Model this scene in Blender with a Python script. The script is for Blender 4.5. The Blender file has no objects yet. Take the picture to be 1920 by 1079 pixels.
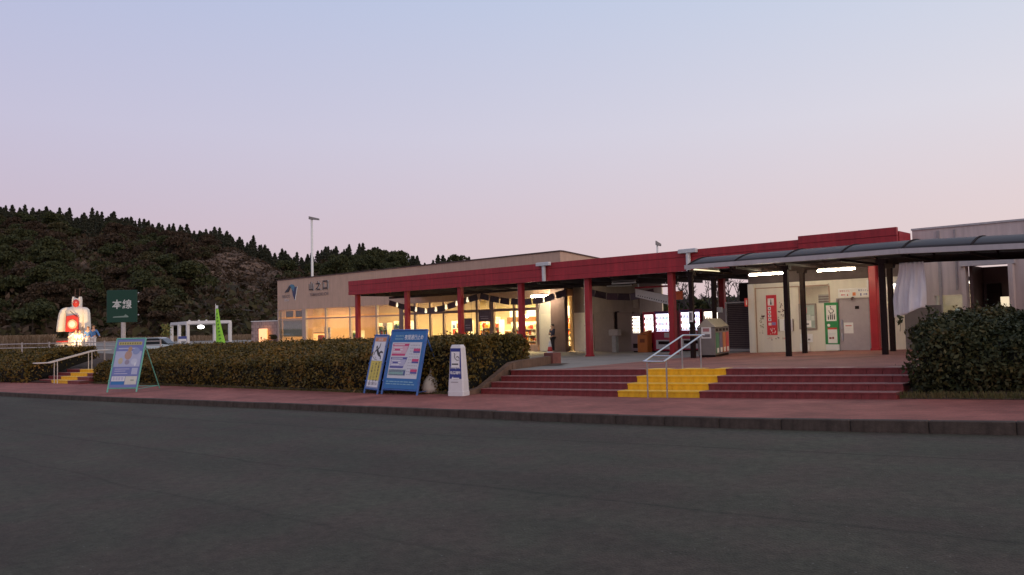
import bpy, math, random
import numpy as np
from mathutils import Vector, Matrix
R = math.radians
rng = random.Random(7)
nrng = np.random.default_rng(11)
sc = bpy.context.scene
COL = sc.collection

# ------------------------------------------------------------------ camera
# world X runs along the shop front (to the right), Y into the building
FOC = 1450.0 / 1920.0 * 36.0
ANG = math.atan((960 + 572) / 1450.0)
PITCH = math.atan(66.5 / 1450.0)
ROLL = 0.0230
EYE = 1.6
fw0 = Vector((-math.cos(ANG), math.sin(ANG), 0)); r0 = Vector((math.sin(ANG), math.cos(ANG), 0)); up0 = Vector((0, 0, 1))
fwd = fw0 * math.cos(PITCH) + up0 * math.sin(PITCH); upp = up0 * math.cos(PITCH) - fw0 * math.sin(PITCH)
rgt = r0 * math.cos(ROLL) - upp * math.sin(ROLL); upc = upp * math.cos(ROLL) + r0 * math.sin(ROLL)
cam = bpy.data.cameras.new('camera'); cam.lens = FOC; cam.sensor_width = 36; cam.clip_end = 20000; cam.clip_start = 0.1
camo = bpy.data.objects.new('camera', cam); COL.objects.link(camo)
m = Matrix.Identity(4)
for i in range(3):
    m[i][0] = rgt[i]; m[i][1] = upc[i]; m[i][2] = -fwd[i]
m[2][3] = EYE
camo.matrix_world = m
sc.camera = camo

# ------------------------------------------------------------------ sky, sun, exposure
world = bpy.data.worlds.new('World'); sc.world = world; world.use_nodes = True
nt = world.node_tree; nt.nodes.clear()
wo = nt.nodes.new('ShaderNodeOutputWorld'); bg = nt.nodes.new('ShaderNodeBackground')
SUN_AZ = math.atan2(-fw0.y, -fw0.x) + R(38)      # the sun has gone down behind the camera, to the right
sky = nt.nodes.new('ShaderNodeTexSky'); sky.sky_type = 'NISHITA'; sky.sun_disc = False
sky.sun_elevation = R(1.0); sky.sun_rotation = math.pi / 2 - SUN_AZ; sky.air_density = 1.2; sky.dust_density = 1.5; sky.ozone_density = 2.5
tc = nt.nodes.new('ShaderNodeTexCoord'); sx = nt.nodes.new('ShaderNodeSeparateXYZ'); nt.links.new(tc.outputs['Generated'], sx.inputs[0])
ramp = nt.nodes.new('ShaderNodeValToRGB'); cr = ramp.color_ramp
stops = [(0.0, (.56, .43, .485)), (.07, (.555, .445, .51)), (.13, (.55, .46, .55)), (.235, (.525, .50, .63)), (.40, (.425, .475, .66)), (.65, (.30, .335, .48)), (1, (.25, .28, .40))]
while len(cr.elements) < len(stops): cr.elements.new(.5)
for e, (p, c) in zip(cr.elements, stops): e.position = p; e.color = (*c, 1)
nt.links.new(sx.outputs['Z'], ramp.inputs[0])
# afterglow: the twilight arch is lighter and warmer towards the right-hand horizon
dot = nt.nodes.new('ShaderNodeVectorMath'); dot.operation = 'DOT_PRODUCT'
gdir = (r0 * 0.95 - fw0 * 0.3).normalized(); dot.inputs[1].default_value = gdir
nt.links.new(tc.outputs['Generated'], dot.inputs[0])
mr = nt.nodes.new('ShaderNodeMapRange'); mr.inputs[1].default_value = -.9; mr.inputs[2].default_value = .75; mr.inputs[3].default_value = 0; mr.inputs[4].default_value = 1
nt.links.new(dot.outputs['Value'], mr.inputs[0])
warm = nt.nodes.new('ShaderNodeMix'); warm.data_type = 'RGBA'
warm.inputs['A'].default_value = (1.0, .975, 1.02, 1); warm.inputs['B'].default_value = (1.50, 1.52, 1.26, 1)
nt.links.new(mr.outputs[0], warm.inputs['Factor'])
mul = nt.nodes.new('ShaderNodeMix'); mul.data_type = 'RGBA'; mul.blend_type = 'MULTIPLY'; mul.inputs['Factor'].default_value = 1
nt.links.new(ramp.outputs[0], mul.inputs['A']); nt.links.new(warm.outputs['Result'], mul.inputs['B'])
nsc = nt.nodes.new('ShaderNodeVectorMath'); nsc.operation = 'SCALE'; nsc.inputs['Scale'].default_value = 0.05
nt.links.new(sky.outputs[0], nsc.inputs[0])
add = nt.nodes.new('ShaderNodeMix'); add.data_type = 'RGBA'; add.blend_type = 'ADD'; add.inputs['Factor'].default_value = 1
nt.links.new(mul.outputs['Result'], add.inputs['A']); nt.links.new(nsc.outputs[0], add.inputs['B'])
nt.links.new(add.outputs['Result'], bg.inputs[0]); bg.inputs[1].default_value = 1.0
nt.links.new(bg.outputs[0], wo.inputs[0])
sun = bpy.data.lights.new('sun', 'SUN'); sun.energy = 0.7; sun.angle = R(60); sun.color = (1, .70, .54)
suno = bpy.data.objects.new('sun', sun); COL.objects.link(suno)
sd = Vector((math.cos(SUN_AZ) * math.cos(R(25)), math.sin(SUN_AZ) * math.cos(R(25)), math.sin(R(25))))
suno.rotation_euler = sd.to_track_quat('Z', 'Y').to_euler()
sc.view_settings.view_transform = 'Standard'; sc.view_settings.look = 'None'
sc.view_settings.exposure = 0.0; sc.view_settings.gamma = 1.0; sc.view_settings.use_curve_mapping = False
sc.render.engine = 'CYCLES'
sc.cycles.use_denoising = True
sc.cycles.max_bounces = 6; sc.cycles.transparent_max_bounces = 16
sc.cycles.sample_clamp_indirect = 4

# ------------------------------------------------------------------ lettering (made first, while the scene is empty)
TEXTS = ['NEXCO', '西日本', 'YAMANOKUCHI', 'Smoking Area', '女子トイレ', '男子トイレ', '夜間通行止め', '宮崎自動車道', '足元注意', 'NEXCO西日本', '多目的'] + list('本線山之口路面凍結時は滑りやすいのでご注意くださ喫煙場所夜間通行止め')
GL = {}
def prep_texts():
    objs = []
    for s in dict.fromkeys(TEXTS):
        c = bpy.data.curves.new('t', 'FONT'); c.body = s; c.resolution_u = 2; c.offset = 0.018 if len(s) == 1 else 0.012
        o = bpy.data.objects.new('t', c); COL.objects.link(o); objs.append((s, o, c))
    bpy.context.view_layer.update(); dg = bpy.context.evaluated_depsgraph_get()
    for s, o, c in objs:
        e = o.evaluated_get(dg); me = e.to_mesh()
        GL[s] = ([tuple(v.co) for v in me.vertices], [tuple(p.vertices) for p in me.polygons]); e.to_mesh_clear()
    for s, o, c in objs:
        bpy.data.objects.remove(o); bpy.data.curves.remove(c)
prep_texts()

# ------------------------------------------------------------------ helpers
def nodes_of(name):
    ma = bpy.data.materials.new(name); ma.use_nodes = True; t = ma.node_tree; t.nodes.clear()
    out = t.nodes.new('ShaderNodeOutputMaterial'); b = t.nodes.new('ShaderNodeBsdfPrincipled'); t.links.new(b.outputs[0], out.inputs[0])
    return ma, t, b, out
MC = {}
def mat(name, col, rough=.6, var=.15, scale=6., metal=0., bump=0., bscale=40., streak=0., spec=.4):
    if name in MC: return MC[name]
    ma, t, b, out = nodes_of(name); L = t.links.new
    co = t.nodes.new('ShaderNodeTexCoord')
    n1 = t.nodes.new('ShaderNodeTexNoise'); n1.inputs['Scale'].default_value = scale; n1.inputs['Detail'].default_value = 6; n1.inputs['Roughness'].default_value = .65
    L(co.outputs['Object'], n1.inputs['Vector'])
    mp = t.nodes.new('ShaderNodeMapRange'); mp.inputs[1].default_value = .3; mp.inputs[2].default_value = .7; mp.inputs[3].default_value = 1 - var; mp.inputs[4].default_value = 1 + var
    L(n1.outputs['Fac'], mp.inputs[0])
    fac = mp.outputs[0]
    if streak > 0:
        mpg = t.nodes.new('ShaderNodeMapping'); mpg.inputs['Scale'].default_value = (5, 5, .35); L(co.outputs['Object'], mpg.inputs[0])
        n3 = t.nodes.new('ShaderNodeTexNoise'); n3.inputs['Scale'].default_value = 1.5; n3.inputs['Detail'].default_value = 5; L(mpg.outputs[0], n3.inputs['Vector'])
        m3 = t.nodes.new('ShaderNodeMapRange'); m3.inputs[1].default_value = .35; m3.inputs[2].default_value = .75; m3.inputs[3].default_value = 1; m3.inputs[4].default_value = 1 - streak; L(n3.outputs['Fac'], m3.inputs[0])
        mm = t.nodes.new('ShaderNodeMath'); mm.operation = 'MULTIPLY'; L(fac, mm.inputs[0]); L(m3.outputs[0], mm.inputs[1]); fac = mm.outputs[0]
    vm = t.nodes.new('ShaderNodeVectorMath'); vm.operation = 'SCALE'; vm.inputs[0].default_value = col[:3]; L(fac, vm.inputs['Scale'])
    L(vm.outputs[0], b.inputs['Base Color'])
    b.inputs['Roughness'].default_value = rough; b.inputs['Metallic'].default_value = metal; b.inputs['Specular IOR Level'].default_value = spec
    if bump > 0:
        n2 = t.nodes.new('ShaderNodeTexNoise'); n2.inputs['Scale'].default_value = bscale; n2.inputs['Detail'].default_value = 4; L(co.outputs['Object'], n2.inputs['Vector'])
        bp = t.nodes.new('ShaderNodeBump'); bp.inputs['Strength'].default_value = bump; bp.inputs['Distance'].default_value = .02
        L(n2.outputs['Fac'], bp.inputs['Height']); L(bp.outputs[0], b.inputs['Normal'])
    MC[name] = ma; return ma
def emis(name, col, strength, base=(.8, .8, .8)):
    if name in MC: return MC[name]
    ma, t, b, out = nodes_of(name)
    b.inputs['Base Color'].default_value = (*base, 1); b.inputs['Emission Color'].default_value = (*col, 1); b.inputs['Emission Strength'].default_value = strength
    MC[name] = ma; return ma
def glass(name, tint=(.9, .95, .93), refl=.10):
    if name in MC: return MC[name]
    ma = bpy.data.materials.new(name); ma.use_nodes = True; t = ma.node_tree; t.nodes.clear()
    out = t.nodes.new('ShaderNodeOutputMaterial'); tr = t.nodes.new('ShaderNodeBsdfTransparent'); tr.inputs[0].default_value = (*tint, 1)
    gl = t.nodes.new('ShaderNodeBsdfGlossy'); gl.inputs['Roughness'].default_value = .03; gl.inputs[0].default_value = (1, 1, 1, 1)
    lw = t.nodes.new('ShaderNodeLayerWeight'); lw.inputs[0].default_value = .5; pw = t.nodes.new('ShaderNodeMath'); pw.operation = 'POWER'; pw.inputs[1].default_value = 4; t.links.new(lw.outputs['Facing'], pw.inputs[0])
    fr = t.nodes.new('ShaderNodeMath'); fr.operation = 'MULTIPLY_ADD'; fr.inputs[1].default_value = .7; fr.inputs[2].default_value = refl * .4; t.links.new(pw.outputs[0], fr.inputs[0])
    mx = t.nodes.new('ShaderNodeMixShader'); t.links.new(fr.outputs[0], mx.inputs[0]); t.links.new(tr.outputs[0], mx.inputs[1]); t.links.new(gl.outputs[0], mx.inputs[2]); t.links.new(mx.outputs[0], out.inputs[0])
    MC[name] = ma; return ma
def leafmat(name, cols, rough=.6, trans=.25):
    if name in MC: return MC[name]
    ma, t, b, out = nodes_of(name); L = t.links.new
    g = t.nodes.new('ShaderNodeNewGeometry'); rp = t.nodes.new('ShaderNodeValToRGB'); el = rp.color_ramp.elements
    while len(el) < len(cols): el.new(.5)
    for i, c in enumerate(cols): el[i].position = i / (len(cols) - 1); el[i].color = (*c, 1)
    co = t.nodes.new('ShaderNodeTexCoord'); n = t.nodes.new('ShaderNodeTexNoise'); n.inputs['Scale'].default_value = .9; n.inputs['Detail'].default_value = 3; L(co.outputs['Object'], n.inputs['Vector'])
    a = t.nodes.new('ShaderNodeMath'); a.operation = 'MULTIPLY_ADD'; a.inputs[1].default_value = .55; L(g.outputs['Random Per Island'], a.inputs[0])
    sc_ = t.nodes.new('ShaderNodeMapRange'); sc_.inputs[1].default_value = .3; sc_.inputs[2].default_value = .7; sc_.inputs[3].default_value = 0; sc_.inputs[4].default_value = .45; L(n.outputs['Fac'], sc_.inputs[0]); L(sc_.outputs[0], a.inputs[2])
    L(a.outputs[0], rp.inputs[0]); L(rp.outputs[0], b.inputs['Base Color']); b.inputs['Roughness'].default_value = rough; b.inputs['Specular IOR Level'].default_value = .25
    MC[name] = ma; return ma

def link(o, parent=None):
    COL.objects.link(o)
    if parent is not None:
        o.parent = parent
    return o
def tag(o, label=None, cat=None, group=None, kind=None):
    if label: o['label'] = label
    if cat: o['category'] = cat
    if group: o['group'] = group
    if kind: o['kind'] = kind
    return o
def thing(name, label, cat, loc=(0, 0, 0), rz=0., group=None):
    o = bpy.data.objects.new(name, None); o.empty_display_size = .2; COL.objects.link(o)
    o.location = loc; o.rotation_euler = (0, 0, rz)
    return tag(o, label, cat, group)
class MB:
    def __init__(s): s.v = []; s.f = []; s.mi = []
    def add(s, vs, fs, mi=0):
        b = len(s.v); s.v += [tuple(x) for x in vs]; s.f += [tuple(i + b for i in f) for f in fs]; s.mi += [mi] * len(fs); return s
    def box(s, x0, x1, y0, y1, z0, z1, mi=0):
        return s.add([(x0, y0, z0), (x1, y0, z0), (x1, y1, z0), (x0, y1, z0), (x0, y0, z1), (x1, y0, z1), (x1, y1, z1), (x0, y1, z1)],
                     [(0, 3, 2, 1), (4, 5, 6, 7), (0, 1, 5, 4), (1, 2, 6, 5), (2, 3, 7, 6), (3, 0, 4, 7)], mi)
    def cbox(s, x0, x1, y0, y1, z0, z1, c=.01, mi=0):     # box with chamfered vertical and top edges (octagon section, two tiers)
        def ring(i, z): return [(x0 + c + i, y0 + i, z), (x1 - c - i, y0 + i, z), (x1 - i, y0 + c + i, z), (x1 - i, y1 - c - i, z), (x1 - c - i, y1 - i, z), (x0 + c + i, y1 - i, z), (x0 + i, y1 - c - i, z), (x0 + i, y0 + c + i, z)]
        v = ring(0, z0) + ring(0, z1 - c) + ring(c, z1)
        f = [tuple(range(7, -1, -1)), tuple(range(16, 24))]
        for k in range(2):
            for j in range(8): f.append((k * 8 + j, k * 8 + (j + 1) % 8, k * 8 + 8 + (j + 1) % 8, k * 8 + 8 + j))
        return s.add(v, f, mi)
    def tube(s, p0, p1, r0_, r1_=None, n=8, cap=True, mi=0):
        p0 = Vector(p0); p1 = Vector(p1); r1_ = r0_ if r1_ is None else r1_
        d = (p1 - p0); d = d.normalized() if d.length > 1e-9 else Vector((0, 0, 1))
        a = d.orthogonal().normalized(); b = d.cross(a)
        vs = []
        for p, r in ((p0, r0_), (p1, r1_)):
            for k in range(n):
                t = 2 * math.pi * k / n; vs.append(p + a * (math.cos(t) * r) + b * (math.sin(t) * r))
        fs = [(k, (k + 1) % n, n + (k + 1) % n, n + k) for k in range(n)]
        if cap: fs += [tuple(range(n - 1, -1, -1)), tuple(range(n, 2 * n))]
        return s.add(vs, fs, mi)
    def path(s, pts, r, n=8, mi=0):
        for a, b in zip(pts[:-1], pts[1:]): s.tube(a, b, r, n=n, mi=mi)
        for p in pts[1:-1]: s.ball(p, r, 6, 4, mi)
        return s
    def ball(s, c, r, n=10, k=7, mi=0, sc_=(1, 1, 1)):
        vs = []
        for i in range(k + 1):
            ph = math.pi * i / k
            for j in range(n):
                th = 2 * math.pi * j / n
                vs.append((c[0] + r * sc_[0] * math.sin(ph) * math.cos(th), c[1] + r * sc_[1] * math.sin(ph) * math.sin(th), c[2] + r * sc_[2] * math.cos(ph)))
        fs = [(i * n + j, (i + 1) * n + j, (i + 1) * n + (j + 1) % n, i * n + (j + 1) % n) for i in range(k) for j in range(n)]
        return s.add(vs, fs, mi)
    def lathe(s, prof, c=(0, 0, 0), n=14, mi=0):
        vs = [(c[0] + r * math.cos(2 * math.pi * j / n), c[1] + r * math.sin(2 * math.pi * j / n), c[2] + z) for r, z in prof for j in range(n)]
        k = len(prof)
        fs = [(i * n + j, i * n + (j + 1) % n, (i + 1) * n + (j + 1) % n, (i + 1) * n + j) for i in range(k - 1) for j in range(n)]
        fs += [tuple(range(n - 1, -1, -1)), tuple(range((k - 1) * n, k * n))]
        return s.add(vs, fs, mi)
    def prism(s, poly, y0, y1, mi=0):      # polygon in XZ extruded along Y
        n = len(poly); vs = [(x, y0, z) for x, z in poly] + [(x, y1, z) for x, z in poly]
        return s.add(vs, [tuple(range(n)), tuple(range(2 * n - 1, n - 1, -1))] + [(k, n + k, n + (k + 1) % n, (k + 1) % n) for k in range(n)], mi)
    def prismx(s, poly, x0, x1, mi=0):     # polygon in YZ extruded along X
        n = len(poly); vs = [(x0, y, z) for y, z in poly] + [(x1, y, z) for y, z in poly]
        return s.add(vs, [tuple(range(n - 1, -1, -1)), tuple(range(n, 2 * n))] + [(k, (k + 1) % n, n + (k + 1) % n, n + k) for k in range(n)], mi)
    def quad(s, a, b, c, d, mi=0): return s.add([a, b, c, d], [(0, 1, 2, 3)], mi)
    def text(s, str_, x, z, size, y=0., wmax=None, align='c', mi=0, mirror=False):   # flat lettering in the XZ plane, facing -Y
        v, f = GL[str_]; xs = [p[0] for p in v]; a, b = min(xs), max(xs); zs = [p[1] for p in v]; za, zb = min(zs), max(zs)
        kz = size / max(zb - za, .5); kx = kz
        if wmax and (b - a) * kx > wmax: kx = wmax / (b - a)
        off = {'c': -(a + b) / 2, 'l': -a, 'r': -b}[align]; zo = -(za + zb) / 2
        return s.add([(x + (p[0] + off) * kx, y, z + (p[1] + zo) * kz) for p in v], f, mi)
    def build(s, name, mats, parent=None, smooth=False, world=False, loc=None):
        me = bpy.data.meshes.new(name)
        vs = s.v
        if parent is not None and world:      # coordinates given in the world, parent is an unrotated Empty
            L = parent.location if parent.parent is None else parent.location + parent.parent.location
            vs = [(a - L[0], b - L[1], c - L[2]) for a, b, c in vs]
        me.from_pydata(vs, [], s.f); 
        if not isinstance(mats, (list, tuple)): mats = [mats]
        for q in mats: me.materials.append(q)
        if len(mats) > 1: me.polygons.foreach_set('material_index', s.mi)
        if smooth: me.polygons.foreach_set('use_smooth', [True] * len(me.polygons))
        me.update()
        o = bpy.data.objects.new(name, me); link(o, parent)
        if loc is not None: o.location = loc
        return o
def meshobj(name, me, parent=None, loc=(0, 0, 0), rot=(0, 0, 0), scale=(1, 1, 1)):
    o = bpy.data.objects.new(name, me); link(o, parent); o.location = loc; o.rotation_euler = rot; o.scale = scale; return o
def quads_mesh(name, V, material):            # V: (N,4,3)
    N = len(V); me = bpy.data.meshes.new(name)
    me.vertices.add(N * 4); me.vertices.foreach_set('co', V.reshape(-1).astype(np.float32))
    me.loops.add(N * 4); me.loops.foreach_set('vertex_index', np.arange(N * 4, dtype=np.int32))
    me.polygons.add(N); me.polygons.foreach_set('loop_start', np.arange(0, N * 4, 4, dtype=np.int32))
    me.update(calc_edges=True); me.materials.append(material); return me
def leaves(P, size, aspect=1.8, nrm=None, jit=.35, nbias=.5):   # leaf blades at P with random turn, leaning towards nrm
    N = len(P)
    d = nrng.normal(size=(N, 3)); d /= np.linalg.norm(d, axis=1)[:, None]
    n = nrng.normal(size=(N, 3)); n /= np.linalg.norm(n, axis=1)[:, None]
    if nrm is not None: n = n + nbias * 2 * nrm
    u = np.cross(n, d); u /= np.linalg.norm(u, axis=1)[:, None] + 1e-9
    w = np.cross(u, n); w /= np.linalg.norm(w, axis=1)[:, None] + 1e-9
    s = size * (1 + jit * nrng.normal(size=N)).clip(.4, 2)
    a = u * (s * .5 * aspect)[:, None]; b = w * (s * .5)[:, None]
    return np.stack([P - a, P + b * .9 - a * .1, P + a, P - b * .9 - a * .1], axis=1)
def copy_tree(o, parent=None):
    c = o.copy(); COL.objects.link(c); c.parent = parent
    for ch in list(o.children): copy_tree(ch, c)
    return c

def lerp(a, b, t): return a + (b - a) * t
def interp(tab, x):
    if x <= tab[0][0]: return tab[0][1]
    for (a, b), (c, d) in zip(tab[:-1], tab[1:]):
        if x <= c: return lerp(b, d, (x - a) / (c - a))
    return tab[-1][1]
def sstep(t): t = min(1, max(0, t)); return t * t * (3 - 2 * t)
def S(x):   # pavement level
    return -.15 + .042 * (x + 10) if x > -10 else (.15 + .03 * x if x > -20 else -.45 + .02 * (x + 20))
def RD(x):  # road level
    return -.3 + .040 * (x + 10) if x > -10 else (.03 * x if x > -20 else -.6 + .02 * (x + 20))
def PL(x):  # plaza level
    return .72 + .03 * x if x > -22 else interp([(-120, .5), (-70, .3), (-45, .06), (-22, .06)], x)
KERB = [(-90, 4.5), (-60, 7.2), (-38, 8.84), (-31.5, 9.4), (-26.7, 9.95), (-19.6, 10.82), (-14, 11.04), (-10.7, 11.2), (-6.6, 11.24), (-4.1, 11.4), (-2.1, 11.69), (8, 13.3), (30, 18)]
def KY(x): return interp(KERB, x)
HF = [(-90, 8.5), (-60, 11.2), (-50, 12.0), (-42, 13.2), (-34, 13.76), (-25.5, 14.07), (-19.9, 14.2), (-15, 14.5), (0, 15.4), (20, 18)]
def HY(x): return interp(HF, x)
def P(k, d, z=0.): q = fw0 * d + r0 * (k * d); return Vector((q.x, q.y, z))
def kx(px): return (px - 960) / 1450.0
def zpx(px, py, d): return EYE + ((606 + .0235 * (960 - px)) - py) / 1450.0 * d

# ------------------------------------------------------------------ materials
def asphalt():
    ma, t, b, out = nodes_of('asphalt'); L = t.links.new; co = t.nodes.new('ShaderNodeTexCoord')
    big = t.nodes.new('ShaderNodeTexNoise'); big.inputs['Scale'].default_value = .35; big.inputs['Detail'].default_value = 6; big.inputs['Roughness'].default_value = .6; L(co.outputs['Object'], big.inputs['Vector'])
    mpg = t.nodes.new('ShaderNodeMapping'); mpg.inputs['Scale'].default_value = (.12, 1.1, 1); mpg.inputs['Rotation'].default_value = (0, 0, R(-4)); L(co.outputs['Object'], mpg.inputs[0])
    lane = t.nodes.new('ShaderNodeTexNoise'); lane.inputs['Scale'].default_value = .8; lane.inputs['Detail'].default_value = 4; L(mpg.outputs[0], lane.inputs['Vector'])
    fine = t.nodes.new('ShaderNodeTexNoise'); fine.inputs['Scale'].default_value = 90; fine.inputs['Detail'].default_value = 5; L(co.outputs['Object'], fine.inputs['Vector'])
    vor = t.nodes.new('ShaderNodeTexVoronoi'); vor.inputs['Scale'].default_value = 55; L(co.outputs['Object'], vor.inputs['Vector'])
    r1 = t.nodes.new('ShaderNodeValToRGB'); e = r1.color_ramp.elements; e[0].position = .3; e[0].color = (.050, .043, .0335, 1); e[1].position = .72; e[1].color = (.090, .080, .061, 1)
    s1 = t.nodes.new('ShaderNodeMath'); s1.operation = 'MULTIPLY_ADD'; s1.inputs[1].default_value = .5; L(big.outputs['Fac'], s1.inputs[0])
    s2 = t.nodes.new('ShaderNodeMath'); s2.operation = 'MULTIPLY'; s2.inputs[1].default_value = .5; L(lane.outputs['Fac'], s2.inputs[0]); L(s2.outputs[0], s1.inputs[2]); L(s1.outputs[0], r1.inputs[0])
    fm = t.nodes.new('ShaderNodeMapRange'); fm.inputs[1].default_value = .25; fm.inputs[2].default_value = .75; fm.inputs[3].default_value = .62; fm.inputs[4].default_value = 1.38; L(fine.outputs['Fac'], fm.inputs[0])
    v1 = t.nodes.new('ShaderNodeVectorMath'); v1.operation = 'SCALE'; L(r1.outputs[0], v1.inputs[0]); L(fm.outputs[0], v1.inputs['Scale'])
    # paving joints: two wandering lines along the road
    sp = t.nodes.new('ShaderNodeSeparateXYZ'); L(co.outputs['Object'], sp.inputs[0])
    wob = t.nodes.new('ShaderNodeTexNoise'); wob.noise_dimensions = '1D'; wob.inputs['Scale'].default_value = .35; wob.inputs['Detail'].default_value = 8; L(sp.outputs['X'], wob.inputs['W'])
    last = v1.outputs[0]
    for (y0, sl, wd, dk) in ((9.05, .075, .018, .45), (5.75, .05, .03, .72), (3.9, .02, .03, .8)):
        a = t.nodes.new('ShaderNodeMath'); a.operation = 'MULTIPLY_ADD'; a.inputs[1].default_value = -sl; a.inputs[2].default_value = -(y0 + sl * 11); L(sp.outputs['X'], a.inputs[0])
        c = t.nodes.new('ShaderNodeMath'); c.operation = 'ADD'; L(sp.outputs['Y'], c.inputs[0]); L(a.outputs[0], c.inputs[1])
        w2 = t.nodes.new('ShaderNodeMath'); w2.operation = 'MULTIPLY_ADD'; w2.inputs[1].default_value = .35; L(wob.outputs['Fac'], w2.inputs[0]); L(c.outputs[0], w2.inputs[2])
        ab = t.nodes.new('ShaderNodeMath'); ab.operation = 'ABSOLUTE'; L(w2.outputs[0], ab.inputs[0])
        mrn = t.nodes.new('ShaderNodeMapRange'); mrn.inputs[1].default_value = wd * .4; mrn.inputs[2].default_value = wd * 1.6; mrn.inputs[3].default_value = dk; mrn.inputs[4].default_value = 1; L(ab.outputs[0], mrn.inputs[0])
        v2 = t.nodes.new('ShaderNodeVectorMath'); v2.operation = 'SCALE'; L(last, v2.inputs[0]); L(mrn.outputs[0], v2.inputs['Scale']); last = v2.outputs[0]
    mot = t.nodes.new('ShaderNodeTexNoise'); mot.inputs['Scale'].default_value = 9; mot.inputs['Detail'].default_value = 8; mot.inputs['Roughness'].default_value = .8; L(co.outputs['Object'], mot.inputs['Vector'])
    mm_ = t.nodes.new('ShaderNodeMapRange'); mm_.inputs[1].default_value = .3; mm_.inputs[2].default_value = .7; mm_.inputs[3].default_value = .6; mm_.inputs[4].default_value = 1.42; L(mot.outputs['Fac'], mm_.inputs[0])
    v3 = t.nodes.new('ShaderNodeVectorMath'); v3.operation = 'SCALE'; L(last, v3.inputs[0]); L(mm_.outputs[0], v3.inputs['Scale'])
    tn = t.nodes.new('ShaderNodeTexNoise'); tn.inputs['Scale'].default_value = 1.3; tn.inputs['Detail'].default_value = 5; L(co.outputs['Object'], tn.inputs['Vector'])
    tr_ = t.nodes.new('ShaderNodeValToRGB'); tr_.color_ramp.elements[0].position = .38; tr_.color_ramp.elements[0].color = (1.0, .90, .90, 1); tr_.color_ramp.elements[1].position = .62; tr_.color_ramp.elements[1].color = (.92, 1.0, .92, 1); L(tn.outputs['Fac'], tr_.inputs[0])
    v4 = t.nodes.new('ShaderNodeVectorMath'); v4.operation = 'MULTIPLY'; L(v3.outputs[0], v4.inputs[0]); L(tr_.outputs[0], v4.inputs[1]); last = v4.outputs[0]
    # pale aggregate specks
    vs = t.nodes.new('ShaderNodeTexVoronoi'); vs.inputs['Scale'].default_value = 7; L(co.outputs['Object'], vs.inputs['Vector'])
    lt = t.nodes.new('ShaderNodeMath'); lt.operation = 'LESS_THAN'; lt.inputs[1].default_value = .055; L(vs.outputs['Distance'], lt.inputs[0])
    mx = t.nodes.new('ShaderNodeMix'); mx.data_type = 'RGBA'; mx.inputs['B'].default_value = (.15, .145, .13, 1); L(last, mx.inputs['A']); L(lt.outputs[0], mx.inputs['Factor'])
    L(mx.outputs['Result'], b.inputs['Base Color']); b.inputs['Roughness'].default_value = .85; b.inputs['Specular IOR Level'].default_value = .25
    bp = t.nodes.new('ShaderNodeBump'); bp.inputs['Strength'].default_value = .5; bp.inputs['Distance'].default_value = .012; L(vor.outputs['Distance'], bp.inputs['Height']); L(bp.outputs[0], b.inputs['Normal'])
    return ma
def brickpave(name, c1, c2, mortar, bw=.2, bh=.1, rough=.8):
    ma, t, b, out = nodes_of(name); L = t.links.new; co = t.nodes.new('ShaderNodeTexCoord')
    br = t.nodes.new('ShaderNodeTexBrick'); br.inputs['Scale'].default_value = 1; br.inputs['Brick Width'].default_value = bw; br.inputs['Row Height'].default_value = bh; br.inputs['Mortar Size'].default_value = .006
    br.inputs['Color1'].default_value = (*c1, 1); br.inputs['Color2'].default_value = (*c2, 1); br.inputs['Mortar'].default_value = (*mortar, 1); L(co.outputs['Object'], br.inputs['Vector'])
    n = t.nodes.new('ShaderNodeTexNoise'); n.inputs['Scale'].default_value = .9; n.inputs['Detail'].default_value = 7; L(co.outputs['Object'], n.inputs['Vector'])
    mp = t.nodes.new('ShaderNodeMapRange'); mp.inputs[1].default_value = .3; mp.inputs[2].default_value = .72; mp.inputs[3].default_value = .68; mp.inputs[4].default_value = 1.22; L(n.outputs['Fac'], mp.inputs[0])
    v = t.nodes.new('ShaderNodeVectorMath'); v.operation = 'SCALE'; L(br.outputs['Color'], v.inputs[0]); L(mp.outputs[0], v.inputs['Scale']); L(v.outputs[0], b.inputs['Base Color'])
    b.inputs['Roughness'].default_value = rough; b.inputs['Specular IOR Level'].default_value = .3
    bp = t.nodes.new('ShaderNodeBump'); bp.inputs['Strength'].default_value = .6; bp.inputs['Distance'].default_value = .006; bp.invert = True; L(br.outputs['Fac'], bp.inputs['Height']); L(bp.outputs[0], b.inputs['Normal'])
    return ma
M_asph = asphalt()
M_pave = brickpave('red_brick_paving', (.37, .122, .095), (.29, .092, .073), (.22, .10, .08))
M_plaza = brickpave('plaza_brick', (.36, .14, .105), (.28, .11, .085), (.18, .10, .08))
M_conc = mat('grey_concrete_paving', (.25, .225, .20), .85, .18, 1.5, bump=.2)
M_kerb = mat('kerb_stone', (.085, .062, .05), .9, .5, 3.5, bump=.4, streak=.5)
M_soil = mat('soil', (.085, .052, .035), .95, .4, 4, bump=.8, bscale=20)
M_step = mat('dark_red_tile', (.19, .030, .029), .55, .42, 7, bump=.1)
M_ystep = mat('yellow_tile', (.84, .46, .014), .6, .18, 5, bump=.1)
M_tread = mat('pale_tread', (.31, .135, .115), .6, .3, 6); M_ytread = mat('pale_yellow_tread', (.88, .52, .06), .6, .2, 6)  # paler tile colours for the upward faces of the steps
M_mortar = mat('mortar', (.12, .05, .045), .9)
M_beige = mat('beige_render', (.60, .40, .30), .85, .07, 1.2, streak=.12, bump=.08)
M_trim = mat('dark_trim', (.09, .05, .045), .6)
M_red = mat('red_cladding', (.42, .026, .036), .5, .14, 1.6, streak=.34)
M_redcol = mat('red_column_paint', (.40, .020, .026), .4, .12, 3, streak=.15)
M_dark = mat('dark_soffit', (.060, .044, .040), .8, .3, 3)
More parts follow.
